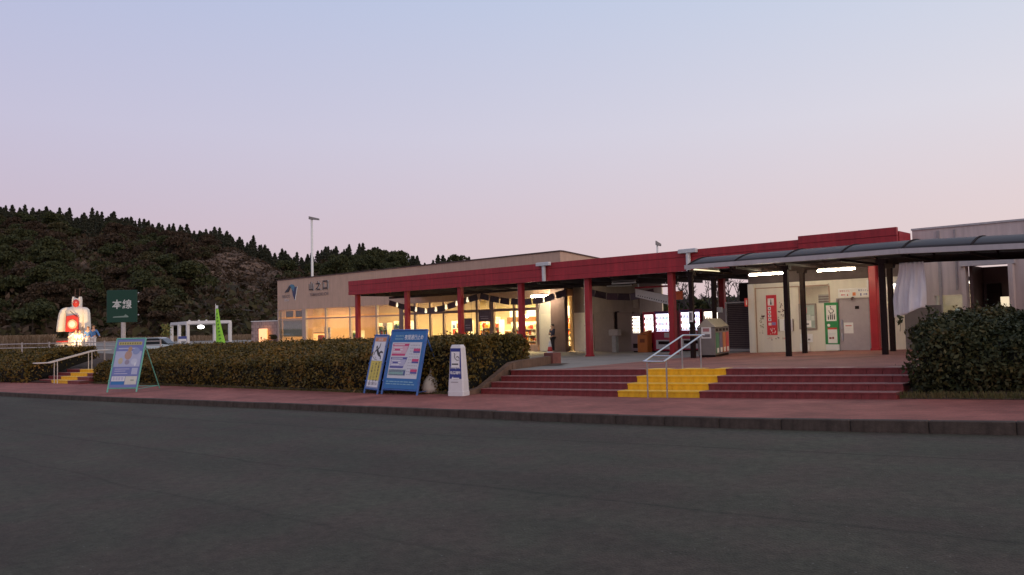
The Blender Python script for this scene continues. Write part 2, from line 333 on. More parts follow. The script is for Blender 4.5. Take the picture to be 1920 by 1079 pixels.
M_pipe = mat('pale_grey_pipe', (.62, .62, .63), .5, .08)
M_steel = mat('brushed_steel', (.62, .63, .65), .28, .08, 8, metal=1)
M_white = mat('white_paint', (.78, .76, .73), .5, .06)
M_cream = mat('cream_wall', (.76, .70, .58), .8, .05, 1.2, streak=.08)
M_black = mat('black_steel', (.020, .011, .010), .7, .2, spec=.12)
M_greywall = mat('mauve_grey_wall', (.66, .55, .52), .85, .08, .8, streak=.2)
M_shop = mat('shop_wall_cream', (.80, .68, .47), .8, .08, .7)
M_shopf = mat('shop_floor', (.45, .38, .30), .4, .1)
M_alu = mat('bronze_mullion', (.23, .16, .14), .5, .12, metal=.3)
M_lamp = emis('lamp_warm', (1, .67, .29), 380)
M_tube = emis('lamp_tube', (1, .84, .58), 120)
M_tubedim = emis('lamp_tube_dim', (1, .85, .5), 1.2)
M_glass = glass('shop_glass')

# ------------------------------------------------------------------ ground, road, pavement
def sheet(name, xs, yfun, ny, zfun, m, kind='structure'):
    mb = MB(); V = []
    for x in xs:
        y0, y1 = yfun(x)
        for j in range(ny + 1):
            y = lerp(y0, y1, j / ny); V.append((x, y, zfun(x, y)))
    F = [(i * (ny + 1) + j, (i + 1) * (ny + 1) + j, (i + 1) * (ny + 1) + j + 1, i * (ny + 1) + j + 1) for i in range(len(xs) - 1) for j in range(ny)]
    mb.add(V, F); o = mb.build(name, m); return tag(o, kind=kind)
fr = lambda a, b, n: [lerp(a, b, i / n) for i in range(n + 1)]
g = MB().quad((-6000, -6000, -9), (6000, -6000, -9), (6000, 6000, -9), (-6000, 6000, -9)).build('ground', mat('far_ground', (.07, .075, .045), .95, .3, .01)); tag(g, kind='structure')
sheet('road', fr(-160, 60, 110), lambda x: (-60, max(KY(x) + .3, -20)), 6, lambda x, y: RD(x), M_asph)
sheet('pavement', fr(-90, 30, 120), lambda x: (KY(x) + .145, max(16.6, HY(x) + 2)), 2, lambda x, y: S(x), M_pave)
# kerb stones, one by one
kr = tag(bpy.data.objects.new('kerb', None), kind='structure'); COL.objects.link(kr)
kmb = MB().cbox(-.498, .498, 0, .15, -.42, .006, .012); kme = None
pts = []; x = -62.0
while x < 12:
    sl = (KY(x + .3) - KY(x)) / .3; dx = 1 / math.sqrt(1 + sl * sl); pts.append((x, x + dx)); x += dx
for a, b in pts:
    ya, yb = KY(a), KY(b); za, zb = S(a), S(b); c = ((a + b) / 2, (ya + yb) / 2, (za + zb) / 2 + rng.uniform(-.004, .004))
    rot = (0, -math.atan2(zb - za, b - a), math.atan2(yb - ya, b - a))
    if kme is None: o = kmb.build('kerb_stone', M_kerb, kr); kme = o.data
    else: o = meshobj('kerb_stone', kme, kr)
    o.location = c; o.rotation_euler = rot
# plaza: brick on the right, grey concrete on the left
PX = -13.75
sheet('plaza', fr(PX, 30, 22), lambda x: (16.0, 60), 8, lambda x, y: PL(x), M_plaza)
sheet('plaza_concrete', fr(-120, PX, 60), lambda x: (16.0 if x > -18.2 else 18.6, 75), 8, lambda x, y: PL(x), M_conc)
# bank under the hedge
sheet('planting_bed', fr(-90, -15.35, 60), lambda x: (HY(x), 18.8), 4, lambda x, y: lerp(S(x) + .05, PL(x) + .05, sstep((y - HY(x)) / (18.6 - HY(x)))), M_soil)
sheet('planting_bed_right', fr(-4.55, 30, 14), lambda x: (14.9, 20), 6, lambda x, y: lerp(S(x) + .006, PL(x) + .08, sstep((y - 14.9) / 2)), M_soil)

# flights of steps: every tile its own piece
def steps(name, x0, x1, Y0, tread, n, zl, zh, yel, tw, label_m=None):
    root = tag(bpy.data.objects.new(name, None), kind='structure'); COL.objects.link(root)
    base = MB(); V = []
    xs = fr(x0, x1, 12); prof = []
    for i in range(n):
        prof += [(Y0 + tread * i + .012, i), (Y0 + tread * i + .012, i + 1)]
    prof += [(Y0 + tread * n, n), (Y0 + tread * n, -1)]
    k = len(prof)
    for xx in xs:
        for (y, lv) in prof: V.append((xx, y, lerp(zl(xx), zh(xx), max(lv, 0) / n) - .014 - (.3 if lv <= 0 else 0)))
    F = [(a * k + j, (a + 1) * k + j, (a + 1) * k + (j + 1) % k, a * k + (j + 1) % k) for a in range(len(xs) - 1) for j in range(k)]
    F += [tuple(range(k - 1, -1, -1)), tuple(range((len(xs) - 1) * k, len(xs) * k))]
    base.add(V, F).build('step_core', M_mortar, root)
    nt_ = round((x1 - x0) / tw); w = (x1 - x0) / nt_; mes = {}
    for i in range(n):
        for j in range(nt_):
            a = x0 + j * w; xc = a + w / 2; zt = lerp(zl(xc), zh(xc), (i + 1) / n); z2 = lerp(zl(xc), zh(xc), i / n)
            y = yel[0] <= xc <= yel[1]
            key = (y, i)
            if key not in mes:
                hh = zt - z2
                mb = MB().cbox(-w / 2 + .002, w / 2 - .002, 0, tread - .004, -hh - .03, .0, .007); mb.box(-w / 2 + .002, w / 2 - .002, -.012, .05, -.035, -.004)
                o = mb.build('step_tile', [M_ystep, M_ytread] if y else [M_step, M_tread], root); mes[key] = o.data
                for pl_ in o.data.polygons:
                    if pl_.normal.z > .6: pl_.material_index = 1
            else: o = meshobj('step_tile', mes[key], root)
            o.location = (xc, Y0 + tread * i, zt + rng.uniform(-.0015, .0015)); sl = (lerp(zl(xc + .1), zh(xc + .1), (i + 1) / n) - zt) / .1
            o.rotation_euler = (0, -math.atan(sl), 0)
    return root
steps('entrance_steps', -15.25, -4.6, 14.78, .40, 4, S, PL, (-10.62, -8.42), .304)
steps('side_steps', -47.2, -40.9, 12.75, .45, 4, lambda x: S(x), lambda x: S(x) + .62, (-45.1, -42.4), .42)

# planter border that runs up beside the steps
def wallpath(name, pts, w, m, root=None):
    mb = MB()
    for (p, q) in zip(pts[:-1], pts[1:]):
        p0, z0b, z0t = Vector((p[0], p[1], 0)), p[2], p[3]; p1, z1b, z1t = Vector((q[0], q[1], 0)), q[2], q[3]
        d = (p1 - p0).normalized(); s = Vector((-d.y, d.x, 0)) * w / 2
        v = [(p0 - s) + Vector((0, 0, z0b)), (p0 + s) + Vector((0, 0, z0b)), (p1 + s) + Vector((0, 0, z1b)), (p1 - s) + Vector((0, 0, z1b)),
             (p0 - s) + Vector((0, 0, z0t)), (p0 + s) + Vector((0, 0, z0t)), (p1 + s) + Vector((0, 0, z1t)), (p1 - s) + Vector((0, 0, z1t))]
        mb.add(v, [(0, 1, 2, 3), (7, 6, 5, 4), (4, 5, 1, 0), (5, 6, 2, 1), (6, 7, 3, 2), (7, 4, 0, 3)])
    return mb.build(name, m, root)
M_border = mat('weathered_border', (.17, .10, .068), .9, .3, 4, bump=.3, streak=.3)
o = wallpath('planter_wall', [(-15.42, 14.35, -.5, -.22), (-15.42, 14.9, -.5, -.14), (-15.46, 16.15, -.3, .46), (-15.75, 16.9, 0, .49), (-16.25, 18.9, 0, .52)], .2, M_border)
tag(o, 'low brown concrete planter border climbing beside the left end of the red steps', 'wall')
b_ = MB().cbox(-16.42, -16.02, 18.75, 19.15, 0, .62, .015).build('planter_end_block', mat('end_block', (.20, .075, .06), .85, .25, 5)); tag(b_, 'reddish stone block ending the planter border near the traffic cone', 'block')

# ------------------------------------------------------------------ hedges
M_hedge = leafmat('hedge_leaf', [(.026, .025, .007), (.070, .056, .012), (.165, .105, .020), (.26, .125, .028)])
M_hcore = mat('hedge_inner_shade', (.008, .007, .004), .95, .5, 6, bump=1, bscale=12)  # near-black: the shade between the leaves is put into the core colour
M_shrub = leafmat('shrub_leaf', [(.014, .020, .008), (.030, .038, .014), (.066, .062, .020), (.13, .075, .026)])
def hedge(name, label, x0, x1f, sec, n, size, lm, group=None, lump=.055, endcap=True):
    root = thing(name, label, 'hedge', (x0, HY(x0), S(x0)), group=group)
    L = np.array(root.location)
    ns, nu = 90, 24
    def pt(s, u, inset=0.):
        # s along the hedge, u along the section
        xm = lerp(x0, x1f(0), s); pts_ = sec(xm)
        seg = [math.dist(a, b) for a, b in zip(pts_[:-1], pts_[1:])]; T = sum(seg); t = u * T; i = 0
        while i < len(seg) - 1 and t > seg[i]: t -= seg[i]; i += 1
        f = min(1, t / seg[i]); y = lerp(pts_[i][0], pts_[i + 1][0], f); z = lerp(pts_[i][1], pts_[i + 1][1], f)
        nx = pts_[i + 1][0] - pts_[i][0]; nz = pts_[i + 1][1] - pts_[i][1]; l = math.hypot(nx, nz) + 1e-9; ny_, nz_ = -nz / l, nx / l
        xx = lerp(x0, x1f(y), s)
        return (xx, y - ny_ * inset, z - nz_ * inset), (0, ny_, nz_)
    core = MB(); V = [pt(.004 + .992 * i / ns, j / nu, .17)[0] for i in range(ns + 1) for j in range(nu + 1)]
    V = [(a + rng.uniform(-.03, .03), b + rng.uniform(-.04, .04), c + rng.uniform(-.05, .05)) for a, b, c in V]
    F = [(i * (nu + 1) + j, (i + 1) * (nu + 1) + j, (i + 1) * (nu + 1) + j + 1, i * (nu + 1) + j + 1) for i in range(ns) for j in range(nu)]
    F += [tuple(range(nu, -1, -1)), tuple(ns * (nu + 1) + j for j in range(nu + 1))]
    core.add(V, F).build('shade_core', M_hcore, root, world=True)  # closed shell inside the leaves, coloured as deep shade
    Pn = []; Nn = []
    for i in range(n):
        s = rng.random(); u = rng.random(); p, q = pt(s, u, 0)
        if q[2] < .5 and rng.random() < .52: continue
        Pn.append(p); Nn.append(q)
    if endcap:
        m_ = n // 25
        for s in (0, 1):
            for i in range(m_):
                a, qa = pt(s, rng.random()); b, qb = pt(s, rng.random()); f = rng.random()
                Pn.append([lerp(a[k], b[k], f) for k in range(3)]); Nn.append((1 if s else -1, 0, .1))
    Pn = np.array(Pn); Nn = np.array(Nn, float)
    ph = Pn * 1.0
    bump_ = lump * (np.sin(ph[:, 0] * 2.1 + 1.3 * ph[:, 1]) * np.sin(ph[:, 1] * 2.7 + .6) + .7 * np.sin(ph[:, 0] * 5.3) * np.sin(ph[:, 2] * 6.1 + ph[:, 1] * 4) + .5 * np.sin(ph[:, 0] * 11.1 + 2) * np.sin(ph[:, 1] * 9 + ph[:, 2] * 8))
    off = bump_ + nrng.exponential(.03, len(Pn)) - nrng.uniform(.0, .16, len(Pn))
    # a few shoots stand proud of the clipped surface
    sh = nrng.random(len(Pn)) < .012; off[sh] += nrng.uniform(.04, .16, sh.sum())
    Pn = Pn + Nn * off[:, None] + nrng.normal(0, .015, Pn.shape)
    me = quads_mesh('leaves', leaves(Pn - L, size, 1.7, Nn, nbias=.45), lm)
    meshobj('leaves', me, root)
    return root
ZF = [(-42, -.02), (-36, .25), (-26.4, .45), (-21.3, .62), (-18.5, .92), (-16.6, 1.12), (-15, 1.22)]
ZB = [(-43, .80), (-31.7, .99), (-25.9, 1.08), (-23.8, 1.12), (-19.3, 1.17), (-17, 1.24), (-15, 1.18)]
def sec_main(x):
    f = HY(x); zf = interp(ZF, x); zb = interp(ZB, x); zs = S(x)
    return [(f + .12, zs), (f + .02, zs + .35), (f + .06, zf - .16), (f + .25, zf), (lerp(f, 17.6, .5), lerp(zf, zb, .62)), (17.3, zb), (17.75, zb - .18), (17.9, PL(x))]
hedge('long_clipped_hedge', 'long clipped olive hedge along the pavement behind the blue notice boards', -40.7, lambda y: -15.62 - .17 * max(0, y - 14.4), sec_main, 120000, .055, M_hedge)
def sec_left(x):
    f = HY(x) - .25; zs = S(x); zf = interp([(-90, -.6), (-58, -.28), (-47, -.02)], x); zb = interp([(-90, .45), (-58, .62), (-47, .78)], x)
    return [(f + .12, zs), (f, zs + .4), (f + .05, zf - .15), (f + .25, zf), (f + 1.0, lerp(zf, zb, .6)), (f + 2.2, zb), (f + 3.5, zb + .05), (f + 3.7, zb - .6)]
hedge('far_clipped_hedge', 'clipped olive hedge left of the small side steps at the picture edge', -75, lambda y: -47.4, sec_left, 36000, .07, M_hedge)
def sec_right(x):
    t = sstep((x + 4.9) / .7); zt = lerp(1.28, 1.50, t) + .05 * math.sin(x * 3.1)
    return [(15.25, S(x) + .0), (15.05, S(x) + .5), (15.15, zt - .45), (15.6, zt - .08), (16.6, zt), (17.8, zt - .02), (18.6, zt - .3), (18.8, PL(x))]
hedge('leafy_shrub', 'large loose dark green shrub at the right end of the steps', -4.38, lambda y: 1.5, sec_right, 100000, .042, M_shrub, lump=.10)
# twigs that stand up from the right shrub
tw = thing('shrub_shoot', 'tall thin leafy shoot standing above the right-hand shrub before the lit window', 'plant', (-4.45, 16.4, 1.4))
q = []
for (dx, dy, hh) in ((0, 0, .32), (.1, .05, .22), (-.62, .3, .16), (.42, .1, .2)):
    MB().tube((dx, dy, -.15), (dx + .03, dy, hh), .006, .003, 5).build('stem', mat('twig', (.06, .04, .025), .8), tw)
    for i in range(26): q.append((dx + rng.uniform(-.04, .05), dy + rng.uniform(-.04, .04), hh * rng.uniform(0, 1.05)))
meshobj('leaves', quads_mesh('leaves', leaves(np.array(q), .05), M_shrub), tw)

# grass and leaf litter along the foot of the hedges
M_tuft = leafmat('tuft_grass', [(.05, .05, .018), (.09, .085, .03), (.14, .11, .045), (.18, .12, .06)], .9)
Q = []
for i in range(5200):
    if i % 2: x = nrng.uniform(-4.6, 0); y = 14.92 + abs(nrng.normal(0, .14))
    else: x = nrng.uniform(-40.5, -15.8); y = HY(x) - .06 + abs(nrng.normal(0, .06))
    hh = nrng.uniform(.03, .14 if i % 2 else .09); b0 = np.array([x, y, S(x)]); top = b0 + np.array([nrng.normal(0, .04), nrng.normal(0, .04), hh]); w_ = np.array([.006, .004, 0])
    Q.append([b0 - w_, b0 + w_, top + w_ * .3, top - w_ * .3])
o = meshobj('verge_grass', quads_mesh('verge_grass', np.array(Q), M_tuft)); tag(o, 'thin dry grass growing along the foot of the hedges', 'grass', kind='stuff')

# ------------------------------------------------------------------ hillside and far mountain
RIDGE = [(-400, 425), (-200, 432), (-50, 440), (0, 444), (100, 452), (200, 462), (300, 474), (400, 492), (470, 508), (530, 520), (560, 521), (600, 508), (645, 500), (700, 504), (750, 514), (790, 525), (850, 521), (900, 524), (1000, 545), (1200, 575), (1500, 585), (1900, 588)]
DR = 300.
def ridge_z(px): return zpx(px, interp(RIDGE, px) - interp([(470, 24), (560, 8)], px), DR)
def terr(px, d):
    base = .2
    t = (d - 100) / (DR - 100)
    zr = ridge_z(px)
    if t <= 0: return base - .3
    if t < 1: z = lerp(base, zr, t ** .9)
    else: z = zr - (t - 1) * 14
    z += math.sin(px * .031 + d * .05) * 1.2 * min(1, t * 2) * (1 if t < .9 else .3) + math.sin(px * .083 - d * .11) * .6 * min(1, t * 2)
    return z
pxs = list(range(-420, 1921, 20)); ds = fr(95, 300, 30) + [330, 380, 450]
mb = MB(); V = [P(kx(px), d, terr(px, d)) for px in pxs for d in ds]; k = len(ds)
mb.add(V, [(i * k + j, (i + 1) * k + j, (i + 1) * k + j + 1, i * k + j + 1) for i in range(len(pxs) - 1) for j in range(k - 1)])
def hillmat():
    ma, t, b, out = nodes_of('hillside_ground'); L = t.links.new; co = t.nodes.new('ShaderNodeTexCoord')
    n = t.nodes.new('ShaderNodeTexNoise'); n.inputs['Scale'].default_value = .09; n.inputs['Detail'].default_value = 9; n.inputs['Roughness'].default_value = .7; L(co.outputs['Object'], n.inputs['Vector'])
    r = t.nodes.new('ShaderNodeValToRGB'); el = r.color_ramp.elements
    for p_, c in ((.0, (.02, .02, .012)), (.42, (.045, .035, .018)), (.55, (.09, .055, .032)), (.62, (.24, .15, .10)), (.74, (.40, .28, .20))):
        e = el.new(p_); e.color = (*c, 1)
    L(n.outputs['Fac'], r.inputs[0]); L(r.outputs[0], b.inputs['Base Color']); b.inputs['Roughness'].default_value = 1; b.inputs['Specular IOR Level'].default_value = .1
    return ma
tag(mb.build('hillside', hillmat(), smooth=True), kind='structure')
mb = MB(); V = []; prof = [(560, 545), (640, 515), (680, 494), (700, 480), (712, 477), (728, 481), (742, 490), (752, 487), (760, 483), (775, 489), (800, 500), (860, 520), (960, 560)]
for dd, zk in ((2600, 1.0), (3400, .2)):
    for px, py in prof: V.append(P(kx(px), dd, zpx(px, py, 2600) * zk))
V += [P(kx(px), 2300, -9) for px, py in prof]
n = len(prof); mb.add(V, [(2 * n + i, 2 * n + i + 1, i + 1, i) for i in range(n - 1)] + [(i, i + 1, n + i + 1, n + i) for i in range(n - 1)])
tag(mb.build('far_mountain', mat('hazed_forest', (.16, .19, .21), 1, .15, .004)), kind='structure')  # blue-grey haze of distance is put into the forest colour

# bare cut slope: terraced pale earth facing the car park
cpx = fr(336, 540, 60); cds = fr(160, 297, 90); mb = MB(); V = []
for px in cpx:
    for d in cds:
        e = ((px - 440) / 100) ** 2 + ((d - 232) / 66) ** 2
        st_ = math.floor(d / 9) * 9; f_ = (d - st_) / 9
        z = lerp(terr(px, d), terr(px, st_ + 9 * sstep(f_ * 2.2)), .8) + .5 - 1.6 * max(0, e - .75) + .35 * math.sin(px * .21 + d * .3) * math.sin(d * .19) + rng.uniform(-.22, .22)
        V.append(P(kx(px), d, z))
k = len(cds); mb.add(V, [(i * k + j, (i + 1) * k + j, (i + 1) * k + j + 1, i * k + j + 1) for i in range(len(cpx) - 1) for j in range(k - 1)])
def cutmat():
    ma, t, b, out = nodes_of('cut_slope_earth'); L = t.links.new; co = t.nodes.new('ShaderNodeTexCoord')
    n = t.nodes.new('ShaderNodeTexNoise'); n.inputs['Scale'].default_value = .22; n.inputs['Detail'].default_value = 8; n.inputs['Roughness'].default_value = .75; mq = t.nodes.new('ShaderNodeMapping'); mq.inputs['Scale'].default_value = (1, 1, 3.5); L(co.outputs['Object'], mq.inputs[0]); L(mq.outputs[0], n.inputs['Vector'])
    r = t.nodes.new('ShaderNodeValToRGB'); el = r.color_ramp.elements; el[0].position = .32; el[0].color = (.035, .024, .014, 1); el[1].position = .72; el[1].color = (.34, .225, .15, 1); e = el.new(.53); e.color = (.115, .066, .042, 1)
    L(n.outputs['Fac'], r.inputs[0]); L(r.outputs[0], b.inputs['Base Color']); b.inputs['Roughness'].default_value = 1
    return ma
tag(mb.build('cut_slope', cutmat(), smooth=False), kind='structure')

# bare patches on the slope where nothing tall grows
def bare(px, py): return ((px - 445) / 85) ** 2 + ((py - 520) / 42) ** 2 < 1 or ((px - 160) / 45) ** 2 + ((py - 456) / 9) ** 2 < 1
def H0(px): return 606 + .0235 * (960 - px)
def pyof(px, d, z): return H0(px) - (z - EYE) * 1450 / d

# cedar prototypes
M_cedar = leafmat('cedar_needles', [(.020, .024, .017), (.036, .042, .028), (.056, .058, .036), (.085, .062, .042)], .8)
M_trunk = mat('pale_trunk', (.15, .12, .10), .9, .3, 2, streak=.2)
M_trunkd = mat('dark_trunk', (.06, .045, .035), .9, .3, 2)
def cedar_mesh(seed, h, r, bare_h):
    g_ = np.random.default_rng(seed); pts_ = []; 
    n = 1300
    t = g_.random(n) ** .75
    rad = (1 - t) ** .62 * r * (.75 + .35 * np.sin(t * 40 + g_.uniform(0, 6, n) * .3)) * np.sqrt(g_.random(n) * .75 + .25)
    th = g_.uniform(0, 2 * math.pi, n)
    P_ = np.stack([rad * np.cos(th), rad * np.sin(th), bare_h + (h - bare_h) * t - rad * .25], 1)
    Nn = np.stack([np.cos(th), np.sin(th), np.full(n, .5)], 1)
    q = leaves(P_, .46, 1.9, Nn, nbias=.3)
    tip = leaves(np.stack([np.zeros(14), np.zeros(14), h - g_.random(14) * 1.6], 1), .34, 2.6)
    return quads_mesh('crown', np.concatenate([q, tip]), M_cedar)
cedars = []
for i, (h_, r_, bh) in enumerate(((11, 2.6, 1.2), (9.5, 2.9, .8), (12.2, 2.5, 2.8), (10, 3.3, .6), (8.5, 3.1, .5))):
    cm = cedar_mesh(40 + i, h_, r_, bh)
    mbt = MB().tube((0, 0, -1), (0, 0, h_ * .85), .22, .06, 6); tm = bpy.data.meshes.new('trunk'); tm.from_pydata(mbt.v, [], mbt.f); tm.materials.append(M_trunk)
    cedars.append((cm, tm))
def plant(name, label, cat, group, protos, pos, scale, rz):
    e = bpy.data.objects.new(name, None); COL.objects.link(e); e.location = pos; e.rotation_euler = (0, 0, rz); e.scale = scale
    tag(e, label, cat, group)
    cm, tm = protos
    meshobj('crown', cm, e); meshobj('trunk', tm, e)
    return e
nc = 0
px = -70.
while px < 905:
    for row, dd in enumerate((DR - 20, DR - 2)):
        if px > 585 and row == 0 and px < 880 or row == 1 or px < 585:
            p_ = px + rng.uniform(-3.5, 3.5) + row * 3; d = dd + rng.uniform(-7, 7); s = rng.uniform(.56, .80)
            if p_ > 560: s *= rng.uniform(.7, .95)
            if 795 < p_ < 812: continue
            z = terr(p_, d) - .5
            plant('cedar_tree', 'dark slender cedar on the wooded ridge beyond the hillside', 'tree', 'cedars along the ridge', rng.choice(cedars), P(kx(p_), d, z), (s * rng.uniform(.9, 1.15), s * rng.uniform(.9, 1.15), s), rng.uniform(0, 6.3)); nc += 1
    px += rng.uniform(5.4, 8.2)
# lower rows of cedars on the second hill and the thick stand at the left
for _ in range(20):
    p_ = rng.choice([rng.uniform(590, 800), rng.uniform(-60, 240), rng.uniform(-60, 560)]); d = rng.uniform(DR - 52, DR - 26)
    z = terr(p_, d) - .5; py = pyof(p_, d, z)
    if bare(p_, py) or bare(p_, py - 25): continue
    s = rng.uniform(.5, .75)
    plant('cedar_tree', 'dark slender cedar on the wooded ridge beyond the hillside', 'tree', 'cedars along the ridge', rng.choice(cedars), P(kx(p_), d, z), (s, s, s), rng.uniform(0, 6.3)); nc += 1

# broadleaf trees and scrub on the slope
def broad_mesh(seed, r, h, lm, n=2800):
    g_ = np.random.default_rng(seed); cs = []
    for i in range(9):
        a = g_.uniform(0, 6.28); q = g_.uniform(.2, .75) * r; cs.append((q * math.cos(a), q * math.sin(a), g_.uniform(.35, .85) * h, g_.uniform(.32, .55) * r))
    Pn = []; Nn = []
    for i in range(n):
        c = cs[g_.integers(len(cs))]; d = g_.normal(size=3); d /= np.linalg.norm(d); d[2] = abs(d[2]) * .9 - .15
        rr = c[3] * g_.uniform(.75, 1.1); Pn.append((c[0] + d[0] * rr, c[1] + d[1] * rr, c[2] + d[2] * rr * .85)); Nn.append(d)
    return quads_mesh('crown', leaves(np.array(Pn), .31, 1.7, np.array(Nn), nbias=.3), lm)
M_b1 = leafmat('evergreen_leaf', [(.018, .024, .010), (.034, .042, .016), (.058, .062, .022), (.08, .075, .028)], .75)
M_b2 = leafmat('olive_leaf', [(.022, .023, .010), (.040, .038, .015), (.064, .054, .021), (.09, .066, .028)], .75)
M_b3 = leafmat('brown_leaf', [(.026, .019, .012), (.044, .029, .018), (.068, .043, .026), (.10, .064, .04)], .8)
def tr_mesh(h): mbt = MB().tube((0, 0, -1), (0, 0, h * .6), .22, .08, 6); mbt.tube((0, 0, h * .3), (.8, .3, h * .65), .1, .04, 5); tm = bpy.data.meshes.new('trunk'); tm.from_pydata(mbt.v, [], mbt.f); tm.materials.append(M_trunkd); return tm
broad = [[(broad_mesh(70 + 10 * m_ + i, r_, h_, lm), tr_mesh(h_)) for i, (r_, h_) in enumerate(((3.6, 6), (4.4, 7.5), (2.8, 4.6)))] for m_, lm in enumerate((M_b1, M_b2, M_b3))]
LB = ['dark green broadleaf tree among the growth on the hillside', 'olive green broadleaf tree among the growth on the hillside', 'brown leafed tree among the growth on the hillside']
nb = 0; tries = 0
while nb < 330 and tries < 4000:
    tries += 1
    p_ = rng.uniform(-90, 560); d = 104 + (DR - 34 - 104) * rng.random() ** .85
    z = terr(p_, d); py = pyof(p_, d, z)
    if any(bare(p_, py - q) for q in (0, 12, 24, 38, 52)): continue
    w = .62 - .25 * sstep((p_ - 100) / 350); r_ = rng.random(); kd = 0 if r_ < w else (1 if r_ < w + .2 else 2)
    s = rng.uniform(.5, 1.0)
    plant('broadleaf_tree', LB[kd], 'tree', ['green trees on the hillside', 'olive trees on the hillside', 'brown trees on the hillside'][kd], rng.choice(broad[kd]), P(kx(p_), d, z - .4), (s, s, s * rng.uniform(.8, 1.15)), rng.uniform(0, 6.3)); nb += 1
# evergreen cover on the nearer hill behind the shop roof
for i_ in range(115):
    p_ = rng.uniform(560, 868) if i_ < 75 else rng.uniform(590, 750); d = rng.uniform(205, DR - 12) if i_ < 75 else rng.uniform(170, 250); z = terr(p_, d); s = rng.uniform(.7, 1.1) * (.5 if d > 240 else .85)
    plant('evergreen_tree', 'dark evergreen tree packed on the hill behind the shop roof', 'tree', 'evergreens on the hill behind the shop', rng.choice(broad[0]), P(kx(p_), d, z - .5), (s, s, s * rng.uniform(.9, 1.25)), rng.uniform(0, 6.3))
# undergrowth that nobody could count
for nm, lm, N, cond in (('undergrowth', M_b2, 9000, False), ('dry_brush', M_b3, 14000, True)):
    Q = []
    while len(Q) < N:
        p_ = nrng.uniform(-120, 620); d = nrng.uniform(100, DR - 10)
        if cond and len(Q) % 3 == 0: p_ = nrng.normal(440, 50); d = nrng.uniform(165, 292)
        z = terr(p_, d) + (.5 if cond else 0); py = pyof(p_, d, z)
        bb = bare(p_, py)
        if bb and not cond and nrng.random() < .8: continue
        v = P(kx(p_), d, z + nrng.uniform(0, .8 if bb else 1.6)); Q.append((v.x, v.y, v.z))
    o = meshobj(nm, quads_mesh(nm, leaves(np.array(Q), .55 if cond else .7, 1.8), lm)); tag(o, 'low scrub covering the hillside between the trees' if not cond else 'dry brown brush scattered over the bare hillside', 'scrub', kind='stuff')
# pale dry grass at the foot of the hill on the left
M_grass = leafmat('dry_grass', [(.10, .065, .035), (.17, .11, .065), (.24, .17, .11), (.30, .22, .16)], .9)
N = 16000; Q = []
for i in range(N):
    p_ = nrng.uniform(-140, 130) if i % 3 else nrng.uniform(-140, 520); d = nrng.uniform(52, 66) if p_ < 95 else nrng.uniform(88, 99); hh = nrng.uniform(.5, 1.35) * (1 if p_ < 95 else .6)
    b0 = np.array(P(kx(p_), d, PL(-65) - .05)); lean = nrng.normal(0, .22, 3); lean[2] = 0; top = b0 + lean * hh + np.array([0, 0, hh]); w_ = np.array(r0) * .035
    Q.append([b0 - w_, b0 + w_, top + w_ * .8, top - w_ * .8])
o = meshobj('dry_grass', quads_mesh('dry_grass', np.array(Q), M_grass)); tag(o, 'pale dry grass growing at the foot of the wooded hill', 'grass', kind='stuff')
# bare trees seen through the arcade
M_bark = mat('bare_bark', (.045, .035, .032), .9)
def bare_tree(label, px_, d, hh, seed):
    g_ = random.Random(seed); root = thing('bare_tree', label, 'tree', P(kx(px_), d, PL(-20) - .2), group='bare trees behind the vending machines'); mb = MB(); tips = []
    def grow(p, dr, ln, r, lv):
        q = p + dr * ln; mb.tube(p, q, r, r * .65, 5, cap=False)
        if lv == 0: tips.append(q); return
        for _ in range(3 if lv > 1 else 4):
            nd = (dr + Vector((g_.gauss(0, .5), g_.gauss(0, .5), g_.gauss(.12, .3)))).normalized(); grow(q, nd, ln * g_.uniform(.55, .8), r * .6, lv - 1)
    grow(Vector((0, 0, 0)), Vector((0, 0, 1)), hh * .34, .16, 4)
    mb.build('trunk', M_bark, root)
    return root
for i, (px_, d, hh, lb) in enumerate(((1300, 62, 5.2, 'bare branched tree seen between the column and the dark post behind the vending machines'), (1335, 66, 5.6, 'bare branched tree seen right of the last vending machine'), (1385, 60, 5.0, 'bare branched tree seen above the dark louvred screen'), (1270, 70, 5.4, 'bare branched tree seen behind the orange hanging sign'))):
    bare_tree(lb, px_, d, hh, 5 + i)
Q = []
for i in range(9000):
    p_ = nrng.uniform(1150, 1480); d = nrng.uniform(70, 78); v = P(kx(p_), d, nrng.uniform(-.2, 3.4) ); Q.append((v.x, v.y, v.z))
o = meshobj('roadside_thicket', quads_mesh('roadside_thicket', leaves(np.array(Q), .42, 1.8), M_b1)); tag(o, 'dark thicket seen through the open back of the arcade', 'thicket', kind='stuff')

# ------------------------------------------------------------------ shop building
FL = .06
SX0, SX1, SY, SYB = -54.39, -25.83, 31.0, 40.5
shop = thing('shop_building', 'long beige single-storey shop with lit glass front and raised parapet', 'building', ((SX0 + SX1) / 2, SY, FL))
W = dict(parent=shop, world=True)
MB().box(SX0, SX1, SY, SY + .22, 2.97, 5.28).build('parapet_wall', M_beige, **W)
